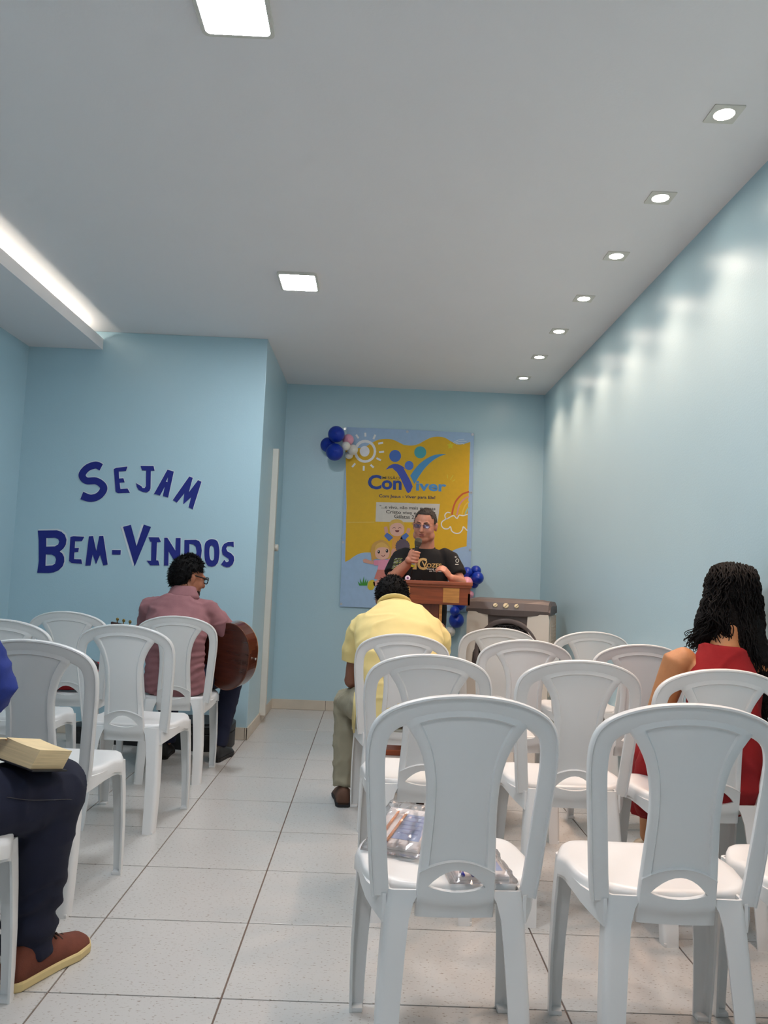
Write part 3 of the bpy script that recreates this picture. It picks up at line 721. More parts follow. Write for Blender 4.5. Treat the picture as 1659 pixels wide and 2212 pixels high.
# ================================================================== LECTERN
def wood(name, c, sc=(1, 1, 0.08)):
    m = bpy.data.materials.new(name); m.use_nodes = True; nt = m.node_tree; b = nt.nodes['Principled BSDF']
    tc = nt.nodes.new('ShaderNodeTexCoord'); mp = nt.nodes.new('ShaderNodeMapping'); mp.inputs['Scale'].default_value = sc
    n = nt.nodes.new('ShaderNodeTexNoise'); n.inputs['Scale'].default_value = 45; n.inputs['Detail'].default_value = 8; n.inputs['Distortion'].default_value = 0.6
    r = nt.nodes.new('ShaderNodeValToRGB'); r.color_ramp.elements[0].position = 0.3; r.color_ramp.elements[1].position = 0.72
    r.color_ramp.elements[0].color = (c[0] * 0.62, c[1] * 0.6, c[2] * 0.6, 1); r.color_ramp.elements[1].color = (c[0] * 1.15, c[1] * 1.12, c[2] * 1.1, 1)
    nt.links.new(tc.outputs['Object'], mp.inputs[0]); nt.links.new(mp.outputs[0], n.inputs['Vector']); nt.links.new(n.outputs['Fac'], r.inputs[0]); nt.links.new(r.outputs[0], b.inputs['Base Color'])
    b.inputs['Roughness'].default_value = 0.38; return m
W_RED = wood('reddish_brown_wood', lin(142, 72, 40), (0.08, 1, 1)); W_DARK = wood('dark_brown_wood', lin(98, 48, 28)); W_LIGHT = wood('light_golden_wood', lin(196, 138, 72), (0.1, 1, 1))
LX, LY = 0.345, 4.98
le = empty('lectern', (LX, LY, 0)); tag(le, 'wooden lectern with reddish desk, dark post and light golden inlays', 'lectern')
bm = bmesh.new(); add_box(bm, -0.24, 0.24, 0.08, 0.44, 0.0, 0.035, 0.006); link('foot_board', from_bm(bm, 'f'), W_RED, le)
bm = bmesh.new(); add_box(bm, -0.085, 0.085, 0.02, 0.26, 0.035, 1.05, 0.003); link('post', from_bm(bm, 'p'), W_DARK, le)
for s in (-1, 1):
    bm = bmesh.new(); add_box(bm, s * 0.094 - 0.009, s * 0.094 + 0.009, 0.016, 0.262, 0.035, 1.055, 0.002); link('post_edge', from_bm(bm, 'pe'), W_LIGHT, le)
# desk: front apron under the slanted reading board
bm = bmesh.new(); add_box(bm, -0.275, 0.275, 0.0, 0.016, 0.955, 1.075, 0.002)
add_box(bm, -0.275, -0.259, 0.0, 0.36, 0.955, 1.03, 0.002); add_box(bm, 0.259, 0.275, 0.0, 0.36, 0.955, 1.03, 0.002); link('desk_box', from_bm(bm, 'd'), W_RED, le)
for s in (-1, 1):
    xa, xb = sorted((s * 0.104, s * 0.206)); bm = bmesh.new(); add_box(bm, xa, xb, -0.003, 0.002, 0.968, 1.060, 0.001); link('inlay_panel', from_bm(bm, 'ip'), W_LIGHT, le)
Mt = Matrix.Translation((0, 0.0, 1.075)) @ Matrix.Rotation(math.radians(-11), 4, 'X')
bm = bmesh.new(); add_box(bm, -0.288, 0.288, -0.014, 0.41, 0.0, 0.024, 0.005, Mt); link('reading_board', from_bm(bm, 'rb'), W_RED, le)
bm = bmesh.new(); add_box(bm, -0.282, 0.282, -0.008, 0.0, 1.062, 1.078, 0.003); link('moulding', from_bm(bm, 'mo'), W_RED, le)
for x in (-0.075, -0.032):
    bm = bmesh.new(); add_ell(bm, Mt @ Vector((x, 0.0, 0.026)), (0.005, 0.004, 0.004)); link('peg', from_bm(bm, 'pg'), mat('black_plastic', lin(22, 22, 24), 0.4), le, True)
bm = bmesh.new(); add_lathe(bm, [(0.016, 0), (0.017, 0.003), (0.017, 0.010), (0.013, 0.011), (0.006, 0.0115)], 20, Matrix.Translation(onY(880.5, 1249.5, 4.99)) @ Matrix.Rotation(math.radians(74), 4, 'X'))
cap = link('round_badge', from_bm(bm, 'cap'), mat('pinkish_white', lin(226, 200, 214), 0.5), None, True); tag(cap, 'small round pinkish white badge leaning on the lectern top', 'badge')
bm = bmesh.new(); add_lathe(bm, [(0.007, 0.0117), (0.007, 0.0122)], 14, Matrix.Translation(onY(880.5, 1249.5, 4.99)) @ Matrix.Rotation(math.radians(74), 4, 'X')); link('badge_dot', from_bm(bm, 'bd'), mat('plum', lin(120, 60, 110), 0.5), cap, True)

# ================================================================== AIR COOLER
FL, FR = Vector((0.700, 5.785, 0)), Vector((1.262, 5.58, 0))
xd = (FR - FL).normalized(); CW = (FR - FL).length; ang = math.atan2(xd.y, xd.x); CD = 0.36
ce = empty('air_cooler', (FL + FR) / 2, ang); tag(ce, 'large beige and dark grey evaporative air cooler in the far corner', 'air cooler')
M_BEI = mat('beige_plastic', lin(220, 215, 204), 0.45, 0.02); M_DGR = mat('dark_warm_grey_plastic', lin(98, 90, 88), 0.45, 0.04, bump=0.05, bscale=200)
M_BLK = mat('black_plastic', lin(22, 22, 24), 0.4)
w = CW / 2
bm = bmesh.new(); add_box(bm, -w + 0.01, w - 0.01, 0.018, CD, 0.09, 0.915, 0.012); link('body', from_bm(bm, 'b'), M_BEI, ce)
# dark front with round mouth
RC, ZR = 0.205, 0.615
sq = [(-w + 0.012, 0.33), (w - 0.012, 0.33), (w - 0.012, 0.90), (-w + 0.012, 0.90)]
me = prism2d('front_panel', [sq, list(reversed([(RC * math.cos(2 * math.pi * k / 48), ZR + RC * math.sin(2 * math.pi * k / 48)) for k in range(48)]))], lambda a, b: (a, 0.002, b), (0, 0.022, 0))
link('front_panel', me, M_DGR, ce)
bm = bmesh.new()
NN = 48; rings = []
for k in range(NN):
    a = 2 * math.pi * k / NN; ring = []
    for q in range(10):
        bq = 2 * math.pi * q / 10; rr = RC + 0.018 + 0.020 * math.cos(bq); ring.append((rr * math.cos(a), 0.0 - 0.012 * math.sin(bq) - 0.004, ZR + rr * math.sin(a)))
    rings.append(ring)
rings.append(rings[0]); add_ringloft(bm, rings, False); bmesh.ops.remove_doubles(bm, verts=bm.verts, dist=1e-5); link('mouth_ring', from_bm(bm, 'mr'), M_DGR, ce, True)
bm = bmesh.new(); add_lathe(bm, [(RC + 0.012, 0), (RC + 0.012, 0.004)], 40, Matrix.Translation((0, 0.017, ZR)) @ Matrix.Rotation(math.pi / 2, 4, 'X')); link('fan_well', from_bm(bm, 'fw'), mat('black_void', lin(14, 14, 15), 0.8), ce)
M_WIRE = mat('grey_wire', lin(96, 96, 98), 0.4)
for k in range(-7, 8):
    z = k * 0.027; hw = math.sqrt(max(0, RC * RC - z * z))
    if hw > 0.03:
        bm = bmesh.new(); add_tube(bm, [(-hw, 0.003, ZR + z), (hw, 0.003, ZR + z)], [0.0017] * 2, 6, 'flat'); link('grille_wire', from_bm(bm, 'gw'), M_WIRE, ce)
for k in range(-3, 4):
    pts = []
    z0 = k * 0.054
    n = 0
    for i in range(-9, 10):
        x = i * 0.022; z = z0 + (0.027 if i % 2 else 0.0)
        if x * x + z * z < (RC - 0.004) ** 2: pts.append((x, 0.006, ZR + z))
    if len(pts) > 2:
        bm = bmesh.new(); add_tube(bm, pts, [0.0013] * len(pts), 5, 'flat'); link('grille_zigzag', from_bm(bm, 'gz'), M_WIRE, ce)
# beige cheeks
for s in (-1, 1):
    out = [(w - 0.006, 0.30), (w - 0.004, 0.86), (w - 0.012, 0.893), (w - 0.045, 0.905), (w - 0.155, 0.888), (w - 0.160, 0.80), (w - 0.152, 0.765), (w - 0.105, 0.70), (w - 0.055, 0.60), (w - 0.045, 0.50), (w - 0.06, 0.42), (w - 0.11, 0.34), (w - 0.13, 0.30)]
    me = prism2d('cheek_panel', [[(s * a, b) for a, b in out]], lambda a, b: (a, -0.014, b), (0, 0.032, 0)); link('cheek_panel', me, M_BEI, ce)
# top cover
prof = [(-0.012, 0.885), (-0.02, 0.915), (0.0, 0.965), (0.03, 0.985), (0.10, 0.995), (CD + 0.004, 0.985), (CD + 0.006, 0.905)]
bm = bmesh.new(); rings = []
for x, sc in ((-w - 0.002, 0.6), (-w + 0.012, 0.92), (-w + 0.07, 1.0), (-0.12, 1.0), (0.12, 1.0), (w - 0.07, 1.0), (w - 0.012, 0.92), (w + 0.002, 0.6)):
    dip = -0.012 if abs(x) <= 0.2 else 0.0
    rings.append([(x, y + (dip if i < 3 else 0), 0.893 + (z - 0.893) * sc - (0.012 if (i == 0 and abs(x) < 0.2) else 0)) for i, (y, z) in enumerate(prof)])
add_ringloft(bm, rings); link('top_cover', from_bm(bm, 'tc'), M_DGR, ce)
M_KNOB = mat('cream_knob', lin(222, 210, 176), 0.35)
for x, r in ((-0.088, 0.016), (-0.012, 0.020), (0.064, 0.016)):
    Mk = Matrix.Translation((x, -0.020, 0.942)) @ Matrix.Rotation(math.radians(64), 4, 'X')
    bm = bmesh.new(); add_lathe(bm, [(r, 0), (r, 0.006), (r * 0.9, 0.008), (r * 0.2, 0.009)], 20, Mk); kb = link('control_knob', from_bm(bm, 'kn'), M_KNOB, ce, True)
    bm = bmesh.new(); add_box(bm, -0.0035, 0.0035, -r * 0.95, r * 0.95, 0.006, 0.017, 0.001, Mk @ Matrix.Rotation(-0.7, 4, 'Z')); link('grip', from_bm(bm, 'gr'), M_KNOB, kb)
# louvred side
me = prism2d('side_void', [[(0.05, 0.32), (CD - 0.03, 0.32), (CD - 0.03, 0.885), (0.05, 0.885)]], lambda a, b: (w - 0.0085, a, b), (-0.002, 0, 0)); link('side_void', me, MATS['black_void'], ce)
for i in range(6):
    y = 0.05 + i * (CD - 0.08) / 5; bm = bmesh.new(); add_box(bm, w - 0.009, w + 0.001, y - 0.0055, y + 0.0055, 0.32, 0.885); link('louvre_upright', from_bm(bm, 'lu'), M_BEI, ce)
for k in range(24):
    z = 0.325 + k * 0.0242; bm = bmesh.new(); add_box(bm, w - 0.009, w - 0.001, 0.05, CD - 0.03, z - 0.0038, z + 0.0038); link('louvre_slat', from_bm(bm, 'ls'), M_BEI, ce)
bm = bmesh.new(); add_box(bm, -w + 0.004, w - 0.004, 0.0, CD, 0.085, 0.335, 0.012); link('water_tank', from_bm(bm, 'wt'), M_BEI, ce)
bm = bmesh.new(); add_box(bm, -w + 0.05, w - 0.01, -0.008, 0.0, 0.20, 0.315, 0.003); fb = link('tank_front', from_bm(bm, 'tf'), M_BLK, ce)
bm = bmesh.new(); add_box(bm, 0.16, 0.185, -0.011, -0.007, 0.22, 0.29, 0.001); link('water_gauge', from_bm(bm, 'wg'), mat('grey_gauge', lin(140, 145, 150), 0.3), fb)
for sx in (-1, 1):
    for yy in (0.06, CD - 0.06):
        bm = bmesh.new(); add_tube(bm, [(sx * (w - 0.07) - 0.014, yy, 0.038), (sx * (w - 0.07) + 0.014, yy, 0.038)], [0.037] * 2, 18, 'flat'); add_box(bm, sx * (w - 0.07) - 0.02, sx * (w - 0.07) + 0.02, yy - 0.02, yy + 0.02, 0.055, 0.09); link('caster', from_bm(bm, 'ca'), M_BLK, ce)

# ================================================================== GUITAR
ga = Vector((-0.70, 0.24, 0.088)).normalized(); gu = (Vector((0, 0, 1)) - ga * ga.z).normalized(); gn = ga.cross(gu)   # gn points away from camera (soundboard side)
gu = (gu * math.cos(-0.10) + gn * math.sin(-0.10)).normalized(); gn = ga.cross(gu)
G0 = Vector((-0.752, 4.50, 0.638)) + ga * 0.125
gt = empty('acoustic_guitar'); gt.matrix_world = Matrix(((ga.x, gu.x, gn.x, G0.x), (ga.y, gu.y, gn.y, G0.y), (ga.z, gu.z, gn.z, G0.z), (0, 0, 0, 1)))
tag(gt, 'dark reddish brown acoustic guitar held by the seated player', 'guitar')
W_GUI = wood('mahogany_gloss', lin(74, 34, 22), (0.15, 1, 1)); W_GUI.node_tree.nodes['Principled BSDF'].inputs['Roughness'].default_value = 0.22; W_GUI.node_tree.nodes['Principled BSDF'].inputs['Coat Weight'].default_value = 0.5
W_GSIDE = wood('side_mahogany', lin(92, 44, 28), (0.15, 1, 1)); W_GSIDE.node_tree.nodes['Principled BSDF'].inputs['Roughness'].default_value = 0.2; W_GSIDE.node_tree.nodes['Principled BSDF'].inputs['Coat Weight'].default_value = 0.6
gh = [(-0.243, 0.0), (-0.240, 0.055), (-0.222, 0.112), (-0.180, 0.162), (-0.122, 0.187), (-0.062, 0.178), (-0.005, 0.142), (0.048, 0.122), (0.1, 0.130), (0.150, 0.142), (0.198, 0.130), (0.226, 0.098), (0.240, 0.05), (0.244, 0.0)]
gl = cs_(gh, 4); gl = gl + [(a, -b) for a, b in reversed(gl[1:-1])]
link('soundbox', prism2d('sb', [gl, [(a * 0.975, b * 0.965) for a, b in reversed(gl)]], lambda a, b: (a, b, -0.048), (0, 0, 0.096)), W_GSIDE, gt)
link('back_plate', prism2d('bp', [gl], lambda a, b: (a, b, -0.0525), (0, 0, 0.004)), W_GUI, gt)
link('soundboard', prism2d('sbd', [gl, list(reversed([(0.095 + 0.05 * math.cos(k * math.pi / 12), 0.05 * math.sin(k * math.pi / 12)) for k in range(24)]))], lambda a, b: (a, b, 0.048), (0, 0, 0.004)), W_LIGHT, gt)
link('binding', prism2d('bd', [[(a * 1.004, b * 1.006) for a, b in gl], [(a * 0.985, b * 0.98) for a, b in reversed(gl)]], lambda a, b: (a, b, -0.0528), (0, 0, 0.004)), mat('cream_binding', lin(96, 54, 36), 0.3), gt)
bm = bmesh.new(); add_box(bm, 0.10, 0.575, -0.024, 0.024, 0.052, 0.060, 0.002); link('fretboard', from_bm(bm, 'fb'), W_DARK, gt)
bm = bmesh.new(); add_tube(bm, [(0.235, 0, 0.030), (0.30, 0, 0.044), (0.575, 0, 0.046)], [(0.030, 0.026), (0.022, 0.012), (0.020, 0.010)], 14, 'flat', Vector((0, 1, 0))); link('neck', from_bm(bm, 'nk'), W_GUI, gt, True)
bm = bmesh.new(); add_box(bm, 0.575, 0.745, -0.034, 0.034, 0.034, 0.050, 0.004); link('headstock', from_bm(bm, 'hs'), W_GUI, gt)
for s in (-1, 1):
    for k in range(3):
        x = 0.615 + 0.045 * k; bm = bmesh.new(); add_tube(bm, [(x, s * 0.034, 0.042), (x, s * 0.046, 0.042)], [0.003] * 2, 8, 'flat'); add_ell(bm, (x, s * 0.054, 0.042), (0.010, 0.010, 0.006)); link('tuning_peg', from_bm(bm, 'tp'), mat('brass_peg', lin(150, 120, 60), 0.3, metal=0.7, var=0), gt, True)
bm = bmesh.new(); add_box(bm, -0.10, -0.07, -0.075, 0.075, 0.052, 0.062, 0.003); link('bridge', from_bm(bm, 'br'), W_DARK, gt)
for k in range(6):
    yy = -0.0375 + 0.015 * k; bm = bmesh.new(); add_tube(bm, [(-0.085, yy, 0.064), (0.575, yy * 0.5, 0.063)], [0.0006] * 2, 5, 'flat'); link('string', from_bm(bm, 'st'), M_WIRE, gt)
bm = bmesh.new(); add_tube(bm, [(-0.24, 0.004, 0.006), (-0.252, 0.004, 0.006), (-0.256, 0.004, 0.006)], [0.005, 0.005, 0.008], 14, 'flat'); link('strap_button', from_bm(bm, 'sbt'), mat('nickel', lin(210, 205, 195), 0.2, metal=0.9, var=0), gt, True)

# ================================================================== GUITAR CASE
gc = empty('guitar_case', (-1.335, 5.145, 0)); tag(gc, 'black hard guitar case lying on the floor along the partition', 'guitar case')
M_CASE = mat('black_vinyl', lin(24, 24, 26), 0.5, 0.1, bump=0.25, bscale=300)
ch = [(0.500, 0.0), (0.497, 0.06), (0.475, 0.125), (0.42, 0.172), (0.35, 0.190), (0.27, 0.178), (0.17, 0.150), (0.08, 0.150), (0.0, 0.135), (-0.06, 0.10), (-0.16, 0.085), (-0.36, 0.085), (-0.46, 0.092), (-0.50, 0.085), (-0.515, 0.05), (-0.518, 0.0)]
cl = cs_(ch, 4); cl = cl + [(a, -b) for a, b in reversed(cl[1:-1])]
hgt = lambda a: 0.105 + 0.045 * min(1, max(0, (a + 0.25) / 0.4))
def case_piece(z0f, z1f, sc):
    bm = bmesh.new(); rings = []
    for t, s in ((0, 0.985), (0.06, 1.0), (0.94, 1.0), (1.0, 0.975)):
        rings.append([(a * sc * s, b * sc * s, z0f(a) + (z1f(a) - z0f(a)) * t) for a, b in cl])
    add_ringloft(bm, rings); return from_bm(bm, 'cp')
link('case_body', case_piece(lambda a: 0.0, lambda a: hgt(a) * 0.70, 1.0), M_CASE, gc, True)
link('case_lid', case_piece(lambda a: hgt(a) * 0.705, lambda a: hgt(a), 1.002), M_CASE, gc, True)
link('lid_rib', case_piece(lambda a: hgt(a) * 0.99, lambda a: hgt(a) + 0.012, 0.86), M_CASE, gc, True)
for o in gc.children: o.data.set_sharp_from_angle(angle=math.radians(40))
for x in (-0.30, 0.02, 0.25):
    yy = -interp(-x, [(-a, b) for a, b in ch]) if False else None
    hw = min(((abs(a - x), b) for a, b in cl if b >= 0))[1]
    bm = bmesh.new(); add_box(bm, x - 0.02, x + 0.02, -hw - 0.006, -hw + 0.002, hgt(x) * 0.62, hgt(x) * 0.80, 0.002); link('latch', from_bm(bm, 'la'), mat('dark_chrome', lin(120, 120, 124), 0.3, metal=0.8, var=0), gc)
bm = bmesh.new(); add_tube(bm, [(-0.16, -0.088, 0.06), (-0.155, -0.115, 0.062), (-0.05, -0.12, 0.062), (-0.045, -0.10, 0.06)], [0.008] * 4, 10); link('handle', from_bm(bm, 'ha'), M_BLK, gc, True)

# ================================================================== BAG ON THE LEFT CHAIR
bg = empty('shoulder_bag', (-1.555, 4.385, 0.440)); tag(bg, 'red and black soft bag lying on a chair seat beside the guitar player', 'bag')
M_RED = mat('red_nylon', lin(176, 24, 34), 0.55, 0.1, bump=0.2, bscale=30); M_BAG = mat('dark_grey_nylon', lin(44, 42, 46), 0.6, 0.1, bump=0.2, bscale=30)
bm = bmesh.new(); add_ell(bm, (0, 0, 0.075), (0.172, 0.118, 0.075)); add_box(bm, -0.155, 0.155, -0.10, 0.10, 0.002, 0.08); me = remesh(bm, 'bag_body', 0.01, 6); displace(me, lambda c, n: 0.008 * noise.noise(c * 14)); link('bag_body', me, M_RED, bg)
bm = bmesh.new(); add_box(bm, -0.04, 0.07, -0.118, 0.118, 0.004, 0.155, 0.02, Matrix.Rotation(0.5, 4, 'Z')); me = remesh(bm, 'flap', 0.009, 6); link('flap', me, M_BAG, bg)
bm = bmesh.new(); add_tube(bm, [(-0.15, -0.06, 0.03), (-0.17, -0.09, 0.06), (-0.05, -0.13, 0.09), (0.1, -0.11, 0.10), (0.16, -0.03, 0.05)], [(0.012, 0.003)] * 5, 8); link('strap', from_bm(bm, 'stp'), M_BAG, bg, True)

# ================================================================== STATIONERY PACKETS ON THE FRONT CHAIR
def film_material():
    m = bpy.data.materials.new('clear_film'); m.use_nodes = True; nt = m.node_tree
    for n in list(nt.nodes): nt.nodes.remove(n)
    o = nt.nodes.new('ShaderNodeOutputMaterial'); t = nt.nodes.new('ShaderNodeBsdfTransparent'); g = nt.nodes.new('ShaderNodeBsdfGlossy'); mx = nt.nodes.new('ShaderNodeMixShader')
    f = nt.nodes.new('ShaderNodeFresnel'); f.inputs[0].default_value = 1.5
    t.inputs[0].default_value = (0.93, 0.94, 0.95, 1); g.inputs['Roughness'].default_value = 0.14
    nt.links.new(f.outputs[0], mx.inputs[0]); nt.links.new(t.outputs[0], mx.inputs[1]); nt.links.new(g.outputs[0], mx.inputs[2]); df = nt.nodes.new('ShaderNodeBsdfDiffuse'); m2 = nt.nodes.new('ShaderNodeMixShader'); m2.inputs[0].default_value = 0.10; df.inputs[0].default_value = (0.9, 0.9, 0.9, 1)
    nt.links.new(mx.outputs[0], m2.inputs[1]); nt.links.new(df.outputs[0], m2.inputs[2]); nt.links.new(m2.outputs[0], o.inputs[0]); return m
M_FILM = film_material()
M_LEAF = mat('leaflet_white', lin(228, 222, 220), 0.6, 0.03); M_LEAFB = mat('leaflet_blue_grey', lin(150, 164, 200), 0.6, 0.04)
M_ORG = mat('orange_pen', lin(236, 150, 80), 0.3); M_PCAP = mat('pen_blue', lin(26, 36, 150), 0.3)
def packet(loc, rz, tilt, lab, blue):
    e = empty('stationery_packet', loc); e.rotation_euler = (tilt, 0, rz); tag(e, lab, 'packet', 'clear packets of leaflets and pens')
    bm = bmesh.new(); add_box(bm, -0.062, 0.062, -0.085, 0.085, 0.002, 0.009, 0.001); lf = link('leaflet', from_bm(bm, 'lf'), M_LEAF, e)
    bm = bmesh.new(); add_box(bm, -0.02 if not blue else -0.055, 0.055, -0.05, 0.06 if not blue else 0.08, 0.0092, 0.0098); link('printed_block', from_bm(bm, 'pb'), M_LEAFB, lf)
    if not blue:
        for k in range(5):
            bm = bmesh.new(); add_box(bm, -0.010, 0.045, 0.047 - 0.018 * k, 0.051 - 0.018 * k, 0.0099, 0.0102); link('text_line', from_bm(bm, 'tl'), mat('navy_ink', lin(120, 132, 176), 0.6), lf)
    for s, xx in ((0, -0.045), (1, -0.022)):
        bm = bmesh.new(); add_tube(bm, [(xx, -0.075, 0.0135), (xx + 0.012, 0.055, 0.0135), (xx + 0.013, 0.065, 0.0135)], [0.0036, 0.0036, 0.001], 8, 'flat'); pn = link('pen', from_bm(bm, 'pn'), M_ORG, e, True)
        bm = bmesh.new(); add_tube(bm, [(xx - 0.001, -0.088, 0.0135), (xx, -0.074, 0.0135)], [0.0046, 0.0046], 8, 'flat'); link('pen_cap', from_bm(bm, 'pc'), M_PCAP, pn, True)
    N = 22; V = []; F = []
    for lay in (0, 1):
        for i in range(N + 1):
            for j in range(N + 1):
                x = -0.078 + 0.156 * i / N; y = -0.105 + 0.225 * j / N
                ed = min(i, N - i, j, N - j) / 4.0; ed = min(1, ed)
                z = (0.021 * ed + 0.004 + 0.011 * noise.noise(Vector((x * 55, y * 26, blue * 5.0)))) if lay else 0.0015
                V.append((x + 0.004 * noise.noise(Vector((y * 50, 1, x * 20))), y, z))
    K = (N + 1) * (N + 1)
    for lay in (0, 1):
        for i in range(N):
            for j in range(N):
                a = lay * K + i * (N + 1) + j; F.append((a, a + 1, a + N + 2, a + N + 1))
    for i in range(N):
        for a, b in ((i, i + 1), (K - N - 1 + i, K - N + i)): F.append((a, b, K + b, K + a))
        for a, b in ((i * (N + 1), (i + 1) * (N + 1)), (i * (N + 1) + N, (i + 1) * (N + 1) + N)): F.append((a, b, K + b, K + a))
    link('plastic_sleeve', pyd('sl', V, F), M_FILM, e)
packet((0.108, 2.072, 0.468), math.radians(-20), math.radians(16), 'clear plastic packet with leaflet and orange pens at the edge of the seat', 0)
packet((0.268, 1.918, 0.441), math.radians(6), math.radians(1), 'clear plastic packet with pale blue leaflet seen behind the backrest opening', 1)
# ================================================================== PEOPLE
V = Vector
def skin(name, c): return mat(name, c, rough=0.5, var=0.08, vscale=25, bump=0.05, bscale=300, sss=0.08)
def cloth(name, c, bump=0.15, bscale=400, var=0.05, rough=0.9, sheen=0.0): return mat(name, c, rough=rough, var=var, vscale=18, bump=bump, bscale=bscale, sheen=sheen)
def hairm(name, c): return mat(name, c, rough=0.6, spec=0.15, var=0.25, vscale=60, bump=0.5, bscale=220)
M_HAIRB = hairm('black_hair', lin(9, 8, 9)); M_HAIRG = hairm('cropped_grey_brown_hair', lin(70, 63, 58))
def basis(fwd, up):
    """columns: right-hand side of the person's view frame (x), forward (y), up (z)"""
    y = V(fwd).normalized(); z = (V(up) - y * V(up).dot(y)).normalized(); x = y.cross(z)
    return Matrix(((x.x, y.x, z.x), (x.y, y.y, z.y), (x.z, y.z, z.z)))
def add_head(bm, c, R, s=1.0, jowl=0.0):
    c = V(c)
    def E(p, r): add_ell(bm, c + R @ (V(p) * s), V(r) * s, R)
    E((0, -0.012, 0.028), (0.076, 0.096, 0.090)); E((0, 0.028, -0.024), (0.064 + jowl, 0.066, 0.088)); E((0, 0.048, -0.086), (0.040 + jowl, 0.038, 0.030))
    for q in (-1, 1):
        E((q * 0.036, 0.060, -0.030), (0.026, 0.026, 0.030)); E((q * (0.045 + jowl), 0.015, -0.066), (0.026, 0.045, 0.034))
        E((q * 0.078, -0.006, -0.004), (0.010, 0.020, 0.032)); E((q * 0.083, -0.012, 0.006), (0.007, 0.016, 0.020))
        E((q * 0.030, 0.080, 0.024), (0.024, 0.012, 0.009))
    add_tube(bm, [c + R @ (V((0, 0.086, 0.018)) * s), c + R @ (V((0, 0.102, -0.012)) * s), c + R @ (V((0, 0.106, -0.028)) * s)], [0.009 * s, 0.012 * s, 0.014 * s], 10)
    E((0, 0.094, -0.030), (0.019, 0.012, 0.010)); E((0, 0.084, -0.058), (0.026, 0.012, 0.015))
def add_hand(bm, wrist, d, n, s=1.0, curl=0.5, thumb=1):
    """wrist point, finger direction, palm normal"""
    w = V(wrist); d = V(d).normalized(); n = (V(n) - d * V(n).dot(d)).normalized(); a = d.cross(n)
    R = Matrix(((a.x, d.x, n.x), (a.y, d.y, n.y), (a.z, d.z, n.z)))
    add_ell(bm, w + d * 0.048 * s, (0.040 * s, 0.052 * s, 0.016 * s), R)
    add_ell(bm, w + d * 0.080 * s, (0.040 * s, 0.020 * s, 0.013 * s), R)
    for k, (off, ln) in enumerate(((-0.030, 0.066), (-0.010, 0.078), (0.010, 0.080), (0.029, 0.070))):
        p = w + d * 0.088 * s + a * off * s; pts = [p - d * 0.02 * s, p]; ang = 0
        for seg, fr in enumerate((0.45, 0.32, 0.23)):
            ang += curl * (0.55, 0.8, 0.6)[seg]; dd = d * math.cos(ang) + n * math.sin(ang); p = p + dd * ln * fr * s; pts.append(p)
        add_tube(bm, pts, [0.0088 * s, 0.0088 * s, 0.0082 * s, 0.0076 * s, 0.0068 * s], 10)
    b = w + d * 0.025 * s + a * (0.026 * s * thumb) + n * 0.008 * s
    add_tube(bm, [b, b + (a * thumb * 0.75 + d * 0.6 + n * 0.25) * 0.034 * s, b + (a * thumb * 0.7 + d * 1.25 + n * 0.6) * 0.046 * s], [0.014 * s, 0.0105 * s, 0.008 * s], 10)
def folds(amp, sc, aniso=(1, 1, 1), seed=0):
    o = V((seed * 3.1, seed * 1.7, seed))
    def f(c, n):
        p = V((c.x * aniso[0], c.y * aniso[1], c.z * aniso[2])) * sc + o
        r = 1 - abs(noise.noise(p)) * 2.2; r2 = noise.noise(p * 2.1 + V((5, 2, 1)))
        return amp * (0.75 * r * r * r + 0.35 * r2 - 0.3)
    return f
def tufts(bm, spots, dirs, ln, r, jitter=0.3, bend=0.3):
    for p, d in zip(spots, dirs):
        d = (V(d) + V((rnd.uniform(-1, 1), rnd.uniform(-1, 1), rnd.uniform(-1, 1))) * jitter).normalized()
        q = V((rnd.uniform(-1, 1), rnd.uniform(-1, 1), rnd.uniform(-1, 1))) * bend
        l = ln * rnd.uniform(0.6, 1.3)
        add_tube(bm, [p, p + d * l * 0.5 + q * l * 0.15, p + d * l + q * l * 0.5], [r, r * 0.75, r * 0.15], 5, 'flat')
def hair_cap(name, c, R, s, keep, grow_=0.009, amp=0.004, ntuft=500, tlen=0.022, tr=0.0022, flow=(0, -0.6, -0.5), m=None, parent=None, drop=0.0):
    """skull cap trimmed by keep(local point), roughened, with short tufts"""
    bm = bmesh.new(); c = V(c)
    add_ell(bm, c + R @ (V((0, -0.012, 0.030 - drop)) * s), (V((0.076, 0.096, 0.090 + drop)) + V((grow_,) * 3)) * s, R, 64, 48)
    Ri = R.inverted()
    bad = [v for v in bm.verts if not keep((Ri @ (v.co - c)) / s)]
    bmesh.ops.delete(bm, geom=bad, context='VERTS')
    edge = [e for e in bm.edges if e.is_boundary]
    r = bmesh.ops.extrude_edge_only(bm, edges=edge)
    for v in [g for g in r['geom'] if isinstance(g, bmesh.types.BMVert)]:
        cc = c + R @ (V((0, -0.012, 0.03)) * s); v.co = v.co + (cc - v.co).normalized() * 0.016 * s
    bm.normal_update()
    base = []
    for v in bm.verts:
        loc = (Ri @ (v.co - c)) / s
        if keep(loc): base.append((v.co.copy(), (v.co - (c + R @ (V((0, -0.012, 0.03)) * s))).normalized()))
    for v in bm.verts:
        nn = (v.co - c).normalized(); v.co = v.co + nn * amp * (noise.noise(v.co * 55) + 0.6 * noise.noise(v.co * 120))
    rs = random.Random(len(base)); sel = [rs.choice(base) for _ in range(ntuft)]
    F = R @ V(flow)
    tufts(bm, [p - n * 0.002 for p, n in sel], [n * 0.55 + F for p, n in sel], tlen * s, tr, 0.35, 0.5)
    me = from_bm(bm, name); return link(name, me, m, parent, True)
def limb(bm, pts, radii, cap='round', sides=16, ref=V((1, 0, 0))): add_tube(bm, pts, radii, sides, cap, ref)
